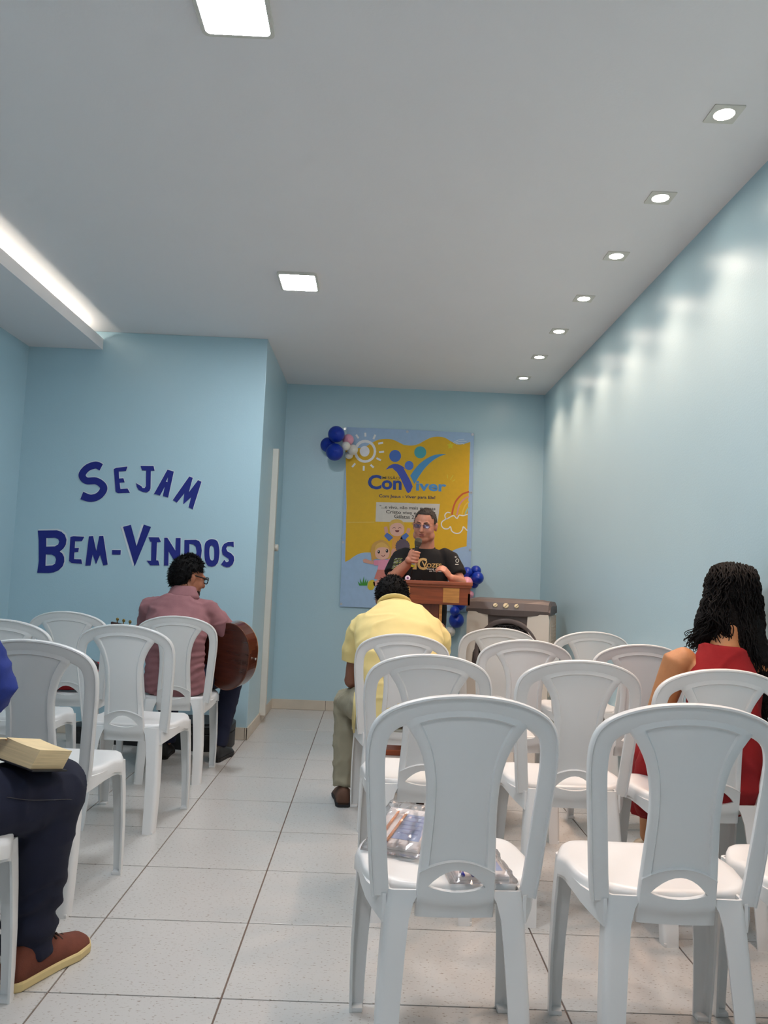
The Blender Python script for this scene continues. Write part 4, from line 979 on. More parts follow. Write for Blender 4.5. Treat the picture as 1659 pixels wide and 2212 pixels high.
def torso(bm, secs, cap='round'):
    """secs: (centre, half width, half depth)"""
    add_tube(bm, [s[0] for s in secs], [(s[1], s[2]) for s in secs], 28, cap, V((1, 0, 0)))
def shoe(parent, heel, toe, m_up, m_sole, name='shoe', w=0.046, h=0.075, sole_h=0.022, lift=0.0):
    heel, toe = V(heel), V(toe); d = (toe - heel).normalized(); L = (toe - heel).length; a = V((d.y, -d.x, 0))
    def P(t, s, z): q = heel + d * (L * t) + a * s; return V((q.x, q.y, z + lift))
    wd = lambda t: w * interp(t, [(0, 0.55), (0.06, 0.78), (0.25, 0.80), (0.5, 0.86), (0.72, 1.06), (0.9, 0.86), (0.97, 0.5), (1.0, 0.25)])
    outl = [(t, wd(t)) for t in (0.0, 0.02, 0.06, 0.15, 0.25, 0.4, 0.5, 0.6, 0.72, 0.82, 0.9, 0.95, 0.985, 1.0)]
    lp = [(t, s) for t, s in outl] + [(t, -s) for t, s in reversed(outl)]
    bm = bmesh.new()
    add_ringloft(bm, [[P(t, s * k, z) for t, s in lp] for z, k in ((0.001, 0.95), (0.004, 1.0), (sole_h * 0.8, 1.04), (sole_h, 1.0))])
    so = link('sole', from_bm(bm, 'sole'), m_sole, None, False)
    bm = bmesh.new()
    rings = []
    for t in (0.0, 0.04, 0.1, 0.2, 0.32, 0.45, 0.58, 0.7, 0.82, 0.9, 0.96, 0.99):
        hh = interp(t, [(0, 0.85), (0.1, 1.0), (0.3, 1.02), (0.45, 0.92), (0.6, 0.70), (0.75, 0.55), (0.9, 0.42), (1.0, 0.18)]) * h
        ww = wd(t) * 0.97
        rings.append([P(t, ww * math.cos(math.pi * k / 10) * (1 - 0.10 * math.sin(math.pi * k / 10)), sole_h * 0.6 + hh * math.sin(math.pi * k / 10) ** 0.75) for k in range(11)])
    add_ringloft(bm, rings); up = link(name, from_bm(bm, name), m_up, parent, True); so.parent = up
    return up
def on_body(bvh, px, py, off=0.002):
    d = ray(px, py).normalized(); hit, nrm, idx, dist = bvh.ray_cast(CAM, d)
    if hit is None: return None
    if nrm.dot(d) > 0: nrm = -nrm
    return hit + nrm * off
def bvh_of(me):
    bm = bmesh.new(); bm.from_mesh(me); b = BVHTree.FromBMesh(bm); bm.free(); return b
def glasses(parent, c, R, s, m_frame, m_lens, lw=0.027, lh=0.0185, eye_y=0.010, rim=0.0016, temple=True):
    bm = bmesh.new(); c = V(c)
    T = lambda p: c + R @ (V(p) * s)
    lens = []
    for q in (-1, 1):
        lp = [T((q * (0.033 + lw * math.copysign(abs(math.cos(a)) ** 0.7, math.cos(a))), 0.106 - 0.006 * abs(math.cos(a)), eye_y - 0.004 + lh * math.copysign(abs(math.sin(a)) ** 0.75, math.sin(a)))) for a in [2 * math.pi * k / 20 for k in range(20)]]
        add_tube(bm, lp + [lp[0]], [rim] * 21, 6, 'flat'); lens.append(lp)
        if temple: add_tube(bm, [T((q * 0.060, 0.101, eye_y)), T((q * 0.080, 0.075, eye_y + 0.002)), T((q * 0.084, 0.0, eye_y + 0.004)), T((q * 0.083, -0.025, eye_y - 0.012))], [rim * 1.1] * 4, 6)
    add_tube(bm, [T((-0.009, 0.108, eye_y + 0.002)), T((0, 0.111, eye_y + 0.005)), T((0.009, 0.108, eye_y + 0.002))], [rim] * 3, 6)
    g = link('glasses', from_bm(bm, 'glasses'), m_frame, parent, True)
    for lp in lens:
        bm = bmesh.new(); vs = [bm.verts.new(p) for p in lp]; bm.faces.new(vs)
        r = bmesh.ops.extrude_face_region(bm, geom=list(bm.faces)); off = R @ V((0, -0.0012, 0))
        for v in [x for x in r['geom'] if isinstance(x, bmesh.types.BMVert)]: v.co += off
        link('lens', from_bm(bm, 'lens'), m_lens, g)
    return g
def lens_mat(name, tint, fac):
    m = bpy.data.materials.new(name); m.use_nodes = True; nt = m.node_tree
    for n in list(nt.nodes): nt.nodes.remove(n)
    o = nt.nodes.new('ShaderNodeOutputMaterial'); t = nt.nodes.new('ShaderNodeBsdfTransparent'); g = nt.nodes.new('ShaderNodeBsdfGlossy'); mx = nt.nodes.new('ShaderNodeMixShader')
    mx.inputs[0].default_value = fac; t.inputs[0].default_value = tint; g.inputs[0].default_value = (0.75, 0.8, 1, 1); g.inputs['Roughness'].default_value = 0.1
    nt.links.new(t.outputs[0], mx.inputs[1]); nt.links.new(g.outputs[0], mx.inputs[2]); nt.links.new(mx.outputs[0], o.inputs[0]); return m
M_LENS = lens_mat('clear_lens', (0.9, 0.92, 0.95, 1), 0.06); M_LENSB = lens_mat('blue_reflection_lens', (0.66, 0.70, 0.88, 1), 0.06)  # the speaker's lens tint paints in bluish reflections
def person(name, me, m, label):
    o = link(name, me, m, None, True); tag(o, label, 'person'); return o

# ------------------------------------------------------------------ the speaker behind the lectern
def speaker():
    SX, SY = 0.362, 5.53
    hc = V((0.352, 5.475, 1.478)); R = basis((-0.30, -1, -0.16), (0.02, -0.16, 1))
    sR, sL = V((SX - 0.165, SY - 0.005, 1.272)), V((SX + 0.168, SY - 0.005, 1.278))     # viewer left / right shoulder
    eR, hR = V((0.132, 5.40, 1.098)), V((0.262, 5.300, 1.235))
    eL, hL = V((0.610, 5.43, 1.092)), V((0.528, 5.275, 1.122))
    sk = skin('speaker_skin', lin(196, 134, 108))
    bm = bmesh.new(); add_head(bm, hc, R, 0.99, 0.006)
    limb(bm, [hc + V((0.004, 0.035, -0.03)), V((SX, SY, 1.335)), V((SX, SY, 1.25))], [0.062, 0.066, 0.07])
    torso(bm, [(V((SX, SY + 0.03, 0.88)), 0.135, 0.095), (V((SX, SY + 0.02, 1.05)), 0.135, 0.09), (V((SX, SY, 1.22)), 0.14, 0.085)])
    limb(bm, [sR, eR], [0.040, 0.039]); limb(bm, [eR, eR.lerp(hR, 0.35), hR], [0.040, 0.042, 0.028])
    limb(bm, [sL, eL], [0.040, 0.038]); limb(bm, [eL, eL.lerp(hL, 0.35), hL], [0.038, 0.040, 0.027])
    for q in (-1, 1): limb(bm, [(SX + q * 0.08, SY + 0.03, 0.86), (SX + q * 0.09, SY + 0.01, 0.48), (SX + q * 0.10, SY + 0.04, 0.09), (SX + q * 0.105, SY - 0.08, 0.04)], [0.068, 0.05, 0.034, 0.03])
    # hand on the microphone: fingers wrap round its handle
    m0, m1 = V((0.300, 5.272, 1.366)), V((0.266, 5.285, 1.185))
    ax = (m0 - m1).normalized(); ux = (V((0, -1, 0)) - ax * (-ax.y)).normalized(); vx = ax.cross(ux)
    pc = m1 + ax * 0.072
    side = vx if vx.x < 0 else -vx                                        # viewer-left side, where the palm lies
    add_ell(bm, pc + side * 0.030 - ux * 0.004, (0.019, 0.026, 0.046), Matrix(((side.x, ux.x, ax.x), (side.y, ux.y, ax.y), (side.z, ux.z, ax.z))))
    limb(bm, [hR, pc + side * 0.034 - ax * 0.03], [0.028, 0.026])
    for k in range(4):
        b = m1 + ax * (0.036 + 0.0215 * k); pts = []
        for t in range(6):
            a = math.radians(-15 + 200 * t / 5); rr = 0.0255
            pts.append(b + side * (rr * math.cos(a)) + ux * (rr * math.sin(a)) + ax * 0.004 * t / 5)
        add_tube(bm, pts, [0.0105, 0.0105, 0.010, 0.0095, 0.009, 0.008], 10)
    add_tube(bm, [pc + side * 0.03 - ux * 0.01, pc + side * 0.018 - ux * 0.024 + ax * 0.03, pc - side * 0.004 - ux * 0.026 + ax * 0.052], [0.013, 0.011, 0.009], 10)
    add_hand(bm, hL, (-0.55, -0.25, 0.62), (-0.55, 0.45, -0.35), 0.86, 0.95, -1)
    body = person('person', remesh(bm, 'speaker_body', 0.0048, 3), sk, 'man in a black printed T-shirt speaking into a microphone behind the lectern')
    # T-shirt
    bm = bmesh.new()
    torso(bm, [(V((SX, SY + 0.03, 0.84)), 0.168, 0.125), (V((SX, SY + 0.025, 0.98)), 0.168, 0.128), (V((SX, SY + 0.01, 1.12)), 0.170, 0.122), (V((SX, SY, 1.22)), 0.172, 0.108), (V((SX, SY - 0.002, 1.285)), 0.145, 0.085), (V((SX, SY - 0.004, 1.322)), 0.085, 0.068)], ('flat', 'flat'))
    limb(bm, [sR + V((0.03, 0, 0.0)), sR + V((-0.006, -0.012, -0.02)), sR.lerp(eR, 0.5), sR.lerp(eR, 0.82)], [0.055, 0.062, 0.066, 0.068], ('round', 'flat'))
    limb(bm, [sL + V((-0.03, 0, 0.0)), sL + V((0.006, -0.012, -0.02)), sL.lerp(eL, 0.5), sL.lerp(eL, 0.72)], [0.055, 0.062, 0.065, 0.067], ('round', 'flat'))
    sm_ = remesh(bm, 'shirt', 0.007, 4); displace(sm_, folds(0.004, 11, (1, 1, 0.55), 3))
    sh = link('shirt', sm_, cloth('black_cotton', lin(16, 16, 18), 0.08), body)
    bm = bmesh.new(); nk = []
    for k in range(24):
        a = 2 * math.pi * k / 24; nk.append(V((SX + 0.066 * math.cos(a), SY - 0.004 + 0.060 * math.sin(a), 1.326 + 0.016 * math.sin(a))))
    add_tube(bm, nk + [nk[0]], [0.007] * 25, 8, 'flat'); link('collar', from_bm(bm, 'collar'), MATS['black_cotton'], sh, True)
    bm = bmesh.new()
    for q in (-1, 1): limb(bm, [(SX + q * 0.075, SY + 0.03, 0.90), (SX + q * 0.085, SY + 0.015, 0.5), (SX + q * 0.10, SY + 0.04, 0.075)], [0.098, 0.078, 0.066], ('round', 'flat'))
    me = remesh(bm, 'trousers', 0.010, 4); displace(me, folds(0.006, 12, (1, 1, 0.7), 5)); link('trousers', me, cloth('black_denim', lin(26, 27, 32)), body)
    for q in (-1, 1): shoe(body, (SX + q * 0.10, SY + 0.10, 0), (SX + q * 0.115, SY - 0.16, 0), mat('black_leather', lin(24, 22, 22), 0.4), mat('black_rubber', lin(18, 18, 18), 0.7))
    hair_cap('hair', hc, R, 0.98, lambda p: (p.z > -0.045 if p.y < -0.03 else (p.z > 0.012 if p.y < 0.028 else (p.z > 0.060 if p.y < 0.05 else p.z > 0.086))), 0.0035, 0.0012, 1000, 0.007, 0.0013, (0, 0.2, 0.1), M_HAIRG, body)
    lipm = mat('lips', lin(160, 88, 80), 0.45)
    T = lambda p: hc + R @ (V(p) * 0.98)
    bm = bmesh.new(); add_ell(bm, T((0, 0.0935, -0.053)), (0.021, 0.004, 0.0035), R); add_ell(bm, T((0, 0.0925, -0.064)), (0.018, 0.005, 0.0045), R); link('lips', from_bm(bm, 'lips'), lipm, body, True)
    bm = bmesh.new(); add_ell(bm, T((0, 0.0955, -0.058)), (0.017, 0.002, 0.0016), R); link('mouth_line', from_bm(bm, 'ml'), mat('mouth_dark', lin(60, 26, 24), 0.6), body, True)
    for q in (-1, 1):
        bm = bmesh.new(); add_ell(bm, T((q * 0.031, 0.0835, 0.006)), (0.0115, 0.005, 0.0040), R); ey = link('eye', from_bm(bm, 'eye'), mat('eye_white', lin(178, 164, 156), 0.3), body, True)
        bm = bmesh.new(); add_ell(bm, T((q * 0.031 - 0.002, 0.0876, 0.0055)), (0.0050, 0.002, 0.0040), R); link('iris', from_bm(bm, 'iris'), mat('dark_iris', lin(34, 26, 22), 0.2), ey, True)
        bm = bmesh.new(); add_tube(bm, [T((q * 0.014, 0.0945, 0.027)), T((q * 0.032, 0.0935, 0.032)), T((q * 0.050, 0.080, 0.026))], [0.003, 0.0036, 0.002], 8); link('eyebrow', from_bm(bm, 'eb'), M_HAIRG, body, True)
    glasses(body, hc, R, 0.98, mat('thin_dark_frame', lin(60, 60, 66), 0.3), M_LENSB, lw=0.0245, lh=0.0135, rim=0.0010)
    # prints on the shirt
    bv = bvh_of(sm_)
    M_GOLD = mat('gold_print', lin(196, 160, 96), 0.5); M_WPR = mat('white_print', lin(222, 222, 214), 0.6); M_GPR = mat('lime_print', lin(190, 204, 120), 0.6)
    def shirt_text(s, x0, y0, x1, y1, m_, off=0.02, shear=0.0, name='print'):
        v, f = text_pts(s, off, shear)
        bq = bmesh.new(); vv = [bq.verts.new((a_, b_, 0)) for a_, b_ in v]
        for t in f:
            try: bq.faces.new([vv[i] for i in t])
            except ValueError: pass
        bmesh.ops.triangulate(bq, faces=bq.faces)
        bmesh.ops.subdivide_edges(bq, edges=bq.edges, cuts=3, use_grid_fill=True)
        bq.verts.index_update(); v = [(q_.co.x, q_.co.y) for q_ in bq.verts]; f = [[q_.index for q_ in t.verts] for t in bq.faces]; bq.free()
        P = []; bad = set()
        for i, (u, w_) in enumerate(v):
            q = on_body(bv, x0 + (x1 - x0) * u, y1 + (y0 - y1) * w_ + 0.02 * (x1 - x0) * u, 0.0025)
            if q is None: bad.add(i); q = V((0, 0, 0))
            P.append(q)
        f = [t for t in f if not any(i in bad for i in t)]
        if f: link(name, pyd(name, P, f), m_, sh)
    shirt_text('1', 891, 1206, 900, 1230, M_GOLD, 0.03); shirt_text('C', 901.5, 1205, 922, 1231, M_GOLD, 0.035); shirt_text('V', 911, 1213, 923, 1225, M_GOLD, 0.02); shirt_text('OZES', 921.5, 1217, 953.5, 1226, M_GOLD, 0.03)
    shirt_text('Canal da Paz', 921.5, 1227, 958, 1230.8, M_WPR, 0.02); shirt_text('em Transmissão', 927, 1231.5, 962, 1235.2, M_WPR, 0.02)
    for k in range(8):
        y0 = 1206.5 + 3.0 * k
        for j in range(3):
            xa = 853 + 5.4 * j - k * 0.9 + rnd.uniform(-0.8, 0.8); pts = []
            for t in range(4):
                q = on_body(bv, xa + 1.5 * t, y0 + rnd.uniform(-0.4, 0.4), 0.001)
                if q: pts.append(q)
            if len(pts) == 4:
                bm = bmesh.new(); add_tube(bm, pts, [0.0018] * 4, 5, 'flat'); link('sleeve_stripe', from_bm(bm, 'ss'), M_GPR if (k + j) % 3 else M_WPR, sh)
    for (cx, cy, rx, ry) in ((987.5, 1211.5, 3.2, 4.0), (984, 1203.5, 1.3, 1.3)):
        pts = [on_body(bv, cx + rx * math.cos(2 * math.pi * k / 14), cy + ry * math.sin(2 * math.pi * k / 14), 0.0012) for k in range(15)]
        if all(pts):
            bm = bmesh.new(); add_tube(bm, pts, [0.0018] * 15, 5, 'flat'); link('sleeve_emblem', from_bm(bm, 'se'), M_WPR, sh)
    pts = [on_body(bv, 983 + 1.8 * k, 1219.5, 0.0012) for k in range(5)]
    if all(pts):
        bm = bmesh.new(); add_tube(bm, pts, [0.003] * 5, 5, 'flat'); link('sleeve_emblem', from_bm(bm, 'se'), M_WPR, sh)
    # microphone
    mc = empty('microphone', m1); tag(mc, 'handheld cable microphone in the hand of the speaker', 'microphone')
    rel = lambda p: V(p) - m1
    Mx = Matrix(((ux.x, vx.x, ax.x, 0), (ux.y, vx.y, ax.y, 0), (ux.z, vx.z, ax.z, 0), (0, 0, 0, 1)))
    L = (m0 - m1).length
    bm = bmesh.new(); add_lathe(bm, [(0.010, 0.0), (0.0115, 0.01), (0.0145, L * 0.72), (0.0165, L * 0.78), (0.012, L * 0.785)], 20, Mx); link('handle', from_bm(bm, 'h'), mat('dark_grey_metal', lin(58, 58, 58), 0.4, metal=0.3), mc, True)
    bm = bmesh.new(); add_lathe(bm, [(0.017, L * 0.775), (0.0225, L * 0.86), (0.0245, L * 0.93), (0.0255, L * 0.935), (0.0255, L * 0.955), (0.0245, L * 0.96), (0.0225, L * 1.03), (0.015, L * 1.075), (0.004, L * 1.09)], 24, Mx); link('grille_head', from_bm(bm, 'g'), mat('wire_mesh_grey', lin(104, 102, 92), 0.5, 0.3, 300, bump=0.8, bscale=700, metal=0.5), mc, True)
    bm = bmesh.new(); add_lathe(bm, [(0.0118, 0.002), (0.0128, 0.004), (0.0128, 0.016), (0.0118, 0.018)], 20, Mx); link('tape_band', from_bm(bm, 'y'), mat('yellow_tape', lin(220, 208, 40), 0.5), mc, True)
    bm = bmesh.new(); add_lathe(bm, [(0.0122, 0.018), (0.0132, 0.020), (0.0132, 0.028), (0.0122, 0.030)], 20, Mx); link('tape_band', from_bm(bm, 'y2'), mat('white_tape', lin(226, 226, 220), 0.5), mc, True)
    bm = bmesh.new(); add_tube(bm, smooth_loop([rel(m1), rel(V((0.262, 5.320, 1.115))), rel(V((0.258, 5.398, 1.03))), rel(V((0.25, 5.405, 0.5))), rel(V((0.22, 5.435, 0.006)))], 5, False), [0.0028] * 21, 7, 'flat'); link('cable', from_bm(bm, 'cb'), M_BLK, mc, True)
speaker()

# ------------------------------------------------------------------ the guitar player
def guitarist():
    hc = V((-1.040, 4.51, 1.062)); R = basis((0.80, 0.62, -0.22), (0.16, 0.10, 1))
    sk = skin('guitarist_skin', lin(172, 112, 84))
    sL, sR = V((-1.222, 4.455, 0.892)), V((-0.918, 4.45, 0.892))
    eR, hR = V((-0.800, 4.50, 0.775)), V((-0.930, 4.70, 0.72)); eL, hL = V((-1.295, 4.62, 0.705)), V((-1.320, 4.800, 0.69))
    bm = bmesh.new(); add_head(bm, hc, R, 0.96)
    limb(bm, [hc + V((0.0, -0.02, -0.04)), V((-1.055, 4.45, 0.965)), V((-1.06, 4.43, 0.88))], [0.054, 0.056, 0.07])
    torso(bm, [(V((-1.045, 4.375, 0.52)), 0.125, 0.085), (V((-1.05, 4.365, 0.68)), 0.12, 0.08), (V((-1.06, 4.415, 0.84)), 0.14, 0.085)])
    for a, b, c in ((sR, eR, hR), (sL, eL, hL)): limb(bm, [a, b], [0.04, 0.036]); limb(bm, [b, b.lerp(c, 0.35), c], [0.036, 0.037, 0.026])
    add_hand(bm, hR, (-0.5, 0.2, -0.6), (-0.3, -0.9, 0.1), 0.85, 0.8, -1); add_hand(bm, hL, (-0.55, 0.35, 0.35), (0.3, -0.9, 0.2), 0.85, 1.1, 1)
    legs = [(V((-0.975, 4.42, 0.50)), V((-0.80, 4.83, 0.52)), V((-0.872, 4.80, 0.09))), (V((-1.12, 4.42, 0.50)), V((-1.185, 4.84, 0.50)), V((-1.180, 4.82, 0.09)))]
    for a, b, c in legs: limb(bm, [a, b, c], [0.066, 0.048, 0.032])
    body = person('person', remesh(bm, 'guitarist_body', 0.006, 3), sk, 'man in a dusty pink shirt seated with a guitar, head turned aside')
    bm = bmesh.new()
    torso(bm, [(V((-1.045, 4.37, 0.452)), 0.172, 0.120), (V((-1.045, 4.352, 0.56)), 0.160, 0.112), (V((-1.05, 4.355, 0.70)), 0.160, 0.112), (V((-1.06, 4.400, 0.82)), 0.178, 0.112), (V((-1.065, 4.435, 0.905)), 0.160, 0.088), (V((-1.06, 4.448, 0.955)), 0.088, 0.070)], ('flat', 'flat'))
    limb(bm, [sR + V((-0.04, 0, 0)), sR, sR.lerp(eR, 0.6), eR, eR.lerp(hR, 0.22)], [0.06, 0.066, 0.062, 0.060, 0.058], ('round', 'flat'))
    limb(bm, [sL + V((0.04, 0, 0)), sL, sL.lerp(eL, 0.6), eL, eL.lerp(hL, 0.2)], [0.06, 0.066, 0.060, 0.058, 0.055], ('round', 'flat'))
    me = remesh(bm, 'shirt', 0.0075, 4)
    def fd(c, n):
        low = max(0, min(1, (0.82 - c.z) / 0.12))
        return 0.0045 * math.sin(c.z * 170 + 7 * noise.noise(V((c.x * 7, c.y * 5, c.z * 6)))) * (0.5 + 0.5 * noise.noise(c * 11 + V((4, 4, 4)))) * low + folds(0.010, 9, (0.7, 1, 1.5), 2)(c, n) * (1 - 0.4 * low)
    displace(me, fd); M_PK = cloth('dusty_pink_chambray', lin(150, 104, 108), 0.25, 500, 0.10); sh = link('shirt', me, M_PK, body)
    bm = bmesh.new(); rings = []
    for z0, rx, ry, dr_ in ((0.935, 0.098, 0.086, 0), (0.960, 0.088, 0.080, 0), (0.985, 0.074, 0.071, 0), (1.004, 0.067, 0.066, 0), (1.006, 0.062, 0.061, 0), (0.985, 0.066, 0.063, 0), (0.935, 0.080, 0.070, 0)):
        rings.append([(-1.052 + rx * math.cos(2 * math.pi * k / 28), 4.462 + (z0 - 0.935) * 0.25 + ry * math.sin(2 * math.pi * k / 28), z0 - 0.016 * math.sin(2 * math.pi * k / 28) + 0.004 * math.cos(2 * math.pi * k / 14)) for k in range(28)])
    add_ringloft(bm, rings + [rings[0]], False); bmesh.ops.remove_doubles(bm, verts=bm.verts, dist=1e-6); link('collar', from_bm(bm, 'collar'), M_PK, sh, True)
    bm = bmesh.new()
    for a, b, c in legs: limb(bm, [a, a.lerp(b, 0.5), b, b.lerp(c, 0.4), c + V((0, 0, -0.012))], [0.088, 0.080, 0.070, 0.062, 0.054], ('round', 'flat'))
    add_ell(bm, (-1.045, 4.38, 0.508), (0.155, 0.115, 0.066))
    me = remesh(bm, 'jeans', 0.009, 4); displace(me, folds(0.006, 14, (1, 1, 0.8), 4)); link('jeans', me, cloth('dark_blue_denim', lin(16, 25, 52), 0.3, 700), body)
    M_SH = mat('black_shoe', lin(22, 22, 24), 0.55); M_SO = mat('black_rubber', lin(18, 18, 18), 0.7)
    shoe(body, (-0.872, 4.70, 0), (-0.825, 4.95, 0), M_SH, M_SO); shoe(body, (-1.18, 4.72, 0), (-1.20, 4.97, 0), M_SH, M_SO)
    hair_cap('hair', hc, R, 0.96, lambda p: p.z > (0.10 if p.y > 0.06 else (0.045 if p.y > 0.015 else (-0.015 if p.y > -0.03 else -0.088))) and not (abs(p.x) > 0.060 and p.y > -0.016 and p.z < 0.035), 0.012, 0.005, 1300, 0.017, 0.0022, (0, 0.15, -0.1), M_HAIRB, body, 0.014)
    T = lambda p: hc + R @ (V(p) * 0.96)
    bm = bmesh.new(); add_ell(bm, T((0.0, 0.054, -0.082)), (0.047, 0.040, 0.037), R); add_ell(bm, T((0.036, 0.034, -0.074)), (0.026, 0.036, 0.030), R); add_ell(bm, T((-0.036, 0.034, -0.074)), (0.026, 0.036, 0.030), R)
    me = remesh(bm, 'beard', 0.005, 3); displace(me, lambda c, n: 0.002 * noise.noise(c * 120)); link('beard', me, hairm('dark_beard', lin(46, 36, 32)), body)
    glasses(body, hc, R, 0.96, mat('black_acetate', lin(16, 16, 18), 0.3), M_LENS, rim=0.0030, eye_y=0.012)
guitarist()

# ------------------------------------------------------------------ the man in the yellow polo, bent forward
def yellow_man():
    hc = V((0.108, 4.125, 0.990)); R = basis((0, 0.72, -0.80), (0, 0.75, 0.66))
    sk = skin('yellow_man_skin', lin(132, 86, 66))
    sL, sR = V((-0.055, 3.955, 0.868)), V((0.335, 3.955, 0.862))
    eL, hL = V((-0.078, 4.00, 0.592)), V((0.02, 4.20, 0.560)); eR, hR = V((0.345, 4.04, 0.585)), V((0.22, 4.22, 0.560))
    bm = bmesh.new(); add_head(bm, hc, R, 0.98)
    limb(bm, [hc + V((0.0, -0.03, -0.01)), V((0.125, 4.03, 0.945)), V((0.135, 3.95, 0.87))], [0.056, 0.060, 0.08])
    torso(bm, [(V((0.14, 3.70, 0.52)), 0.13, 0.09), (V((0.14, 3.77, 0.70)), 0.13, 0.085), (V((0.14, 3.90, 0.85)), 0.15, 0.085)])
    for a, b, c in ((sR, eR, hR), (sL, eL, hL)): limb(bm, [a, b], [0.042, 0.037]); limb(bm, [b, b.lerp(c, 0.35), c], [0.040, 0.041, 0.028])
    add_hand(bm, hL, (0.75, 0.55, -0.2), (0.1, -0.3, -0.9), 0.85, 0.6, 1); add_hand(bm, hR, (-0.75, 0.55, -0.2), (0.1, -0.3, -0.9), 0.85, 0.6, -1)
    legs = [(V((0.05, 3.74, 0.50)), V((-0.092, 4.07, 0.475)), V((-0.092, 3.99, 0.10))), (V((0.23, 3.74, 0.50)), V((0.33, 4.10, 0.475)), V((0.30, 4.04, 0.10)))]
    for a, b, c in legs: limb(bm, [a, b, c], [0.068, 0.050, 0.034])
    body = person('person', remesh(bm, 'yellow_man_body', 0.0065, 3), sk, 'man in a pale yellow polo shirt and khaki trousers, bent forward with bowed head')
    bm = bmesh.new()
    torso(bm, [(V((0.145, 3.675, 0.450)), 0.168, 0.128), (V((0.145, 3.69, 0.58)), 0.172, 0.120), (V((0.14, 3.75, 0.72)), 0.190, 0.115), (V((0.14, 3.84, 0.825)), 0.215, 0.110), (V((0.138, 3.915, 0.880)), 0.212, 0.095), (V((0.132, 3.98, 0.925)), 0.165, 0.080), (V((0.125, 4.03, 0.958)), 0.090, 0.070)], ('flat', 'flat'))
    limb(bm, [sR + V((-0.10, -0.02, 0.012)), sR + V((-0.03, -0.01, 0)), sR + V((0.0, 0, -0.045)), sR.lerp(eR, 0.4), sR.lerp(eR, 0.66)], [0.066, 0.070, 0.070, 0.068, 0.068], ('round', 'flat'))
    limb(bm, [sL + V((0.10, -0.02, 0.012)), sL + V((0.03, -0.01, 0)), sL + V((0, 0, -0.045)), sL.lerp(eL, 0.4), sL.lerp(eL, 0.66)], [0.066, 0.070, 0.070, 0.068, 0.068], ('round', 'flat'))
    me = remesh(bm, 'polo_shirt', 0.0075, 14); displace(me, folds(0.010, 8, (0.6, 1, 1.3), 8)); M_YEL = cloth('pale_yellow_pique', lin(232, 212, 146), 0.10, 900, 0.03); sh = link('polo_shirt', me, M_YEL, body)
    bm = bmesh.new(); nk = []
    Rn = basis((0, 0.72, -0.69), (0, 0.69, 0.72))
    for k in range(24):
        a = 2 * math.pi * k / 24; nk.append(V((0.120, 4.036, 0.972)) + Rn @ V((0.074 * math.cos(a), 0.068 * math.sin(a), 0)))
    add_tube(bm, nk + [nk[0]], [(0.008, 0.020)] * 25, 8, 'flat', Rn @ V((0, 0, 1))); cm = remesh(bm, 'collar', 0.005, 3); link('collar', cm, M_YEL, sh)
    # shirt tail hanging beside the seat
    bm = bmesh.new(); add_ringloft(bm, [[(-0.055 - 0.012 * math.sin(3 * t), 3.66 + 0.16 * t, z), (-0.049 - 0.012 * math.sin(3 * t), 3.66 + 0.16 * t, z)] + [(-0.043 - 0.012 * math.sin(3 * t), 3.66 + 0.16 * t, z2), (-0.049 - 0.012 * math.sin(3 * t), 3.66 + 0.16 * t, z2)] for t, z, z2 in ((0, 0.40, 0.58), (0.25, 0.42, 0.58), (0.5, 0.455, 0.57), (0.75, 0.47, 0.56), (1.0, 0.51, 0.55))])
    link('shirt_tail', from_bm(bm, 'shirt_tail'), M_YEL, sh, True)
    bm = bmesh.new()
    for a, b, c in legs: limb(bm, [a, a.lerp(b, 0.5), b, b.lerp(c, 0.35), c + V((0, 0, -0.02))], [0.092, 0.086, 0.078, 0.070, 0.062], ('round', 'flat'))
    add_ell(bm, (0.14, 3.71, 0.512), (0.165, 0.12, 0.07))
    me = remesh(bm, 'trousers', 0.009, 4); displace(me, folds(0.011, 12, (1, 1, 0.9), 6)); link('trousers', me, cloth('khaki_twill', lin(150, 144, 124), 0.2, 700), body)
    M_BR = mat('brown_suede', lin(94, 66, 52), 0.85, 0.1); M_SO2 = mat('dark_rubber_sole', lin(34, 34, 36), 0.8)
    for a, b, c in legs: shoe(body, (c.x, c.y - 0.085, 0), (c.x + (0.02 if c.x > 0.1 else -0.02), c.y + 0.17, 0), M_BR, M_SO2, w=0.048)
    hair_cap('hair', hc, R, 0.98, lambda p: p.z > (0.10 if p.y > 0.06 else (0.03 if p.y > 0.015 else (-0.01 if p.y > -0.03 else -0.055))) and not (abs(p.x) > 0.060 and p.y > -0.022 and p.z < 0.035), 0.012, 0.005, 1300, 0.014, 0.0022, (0, 0.15, -0.2), M_HAIRB, body)
yellow_man()

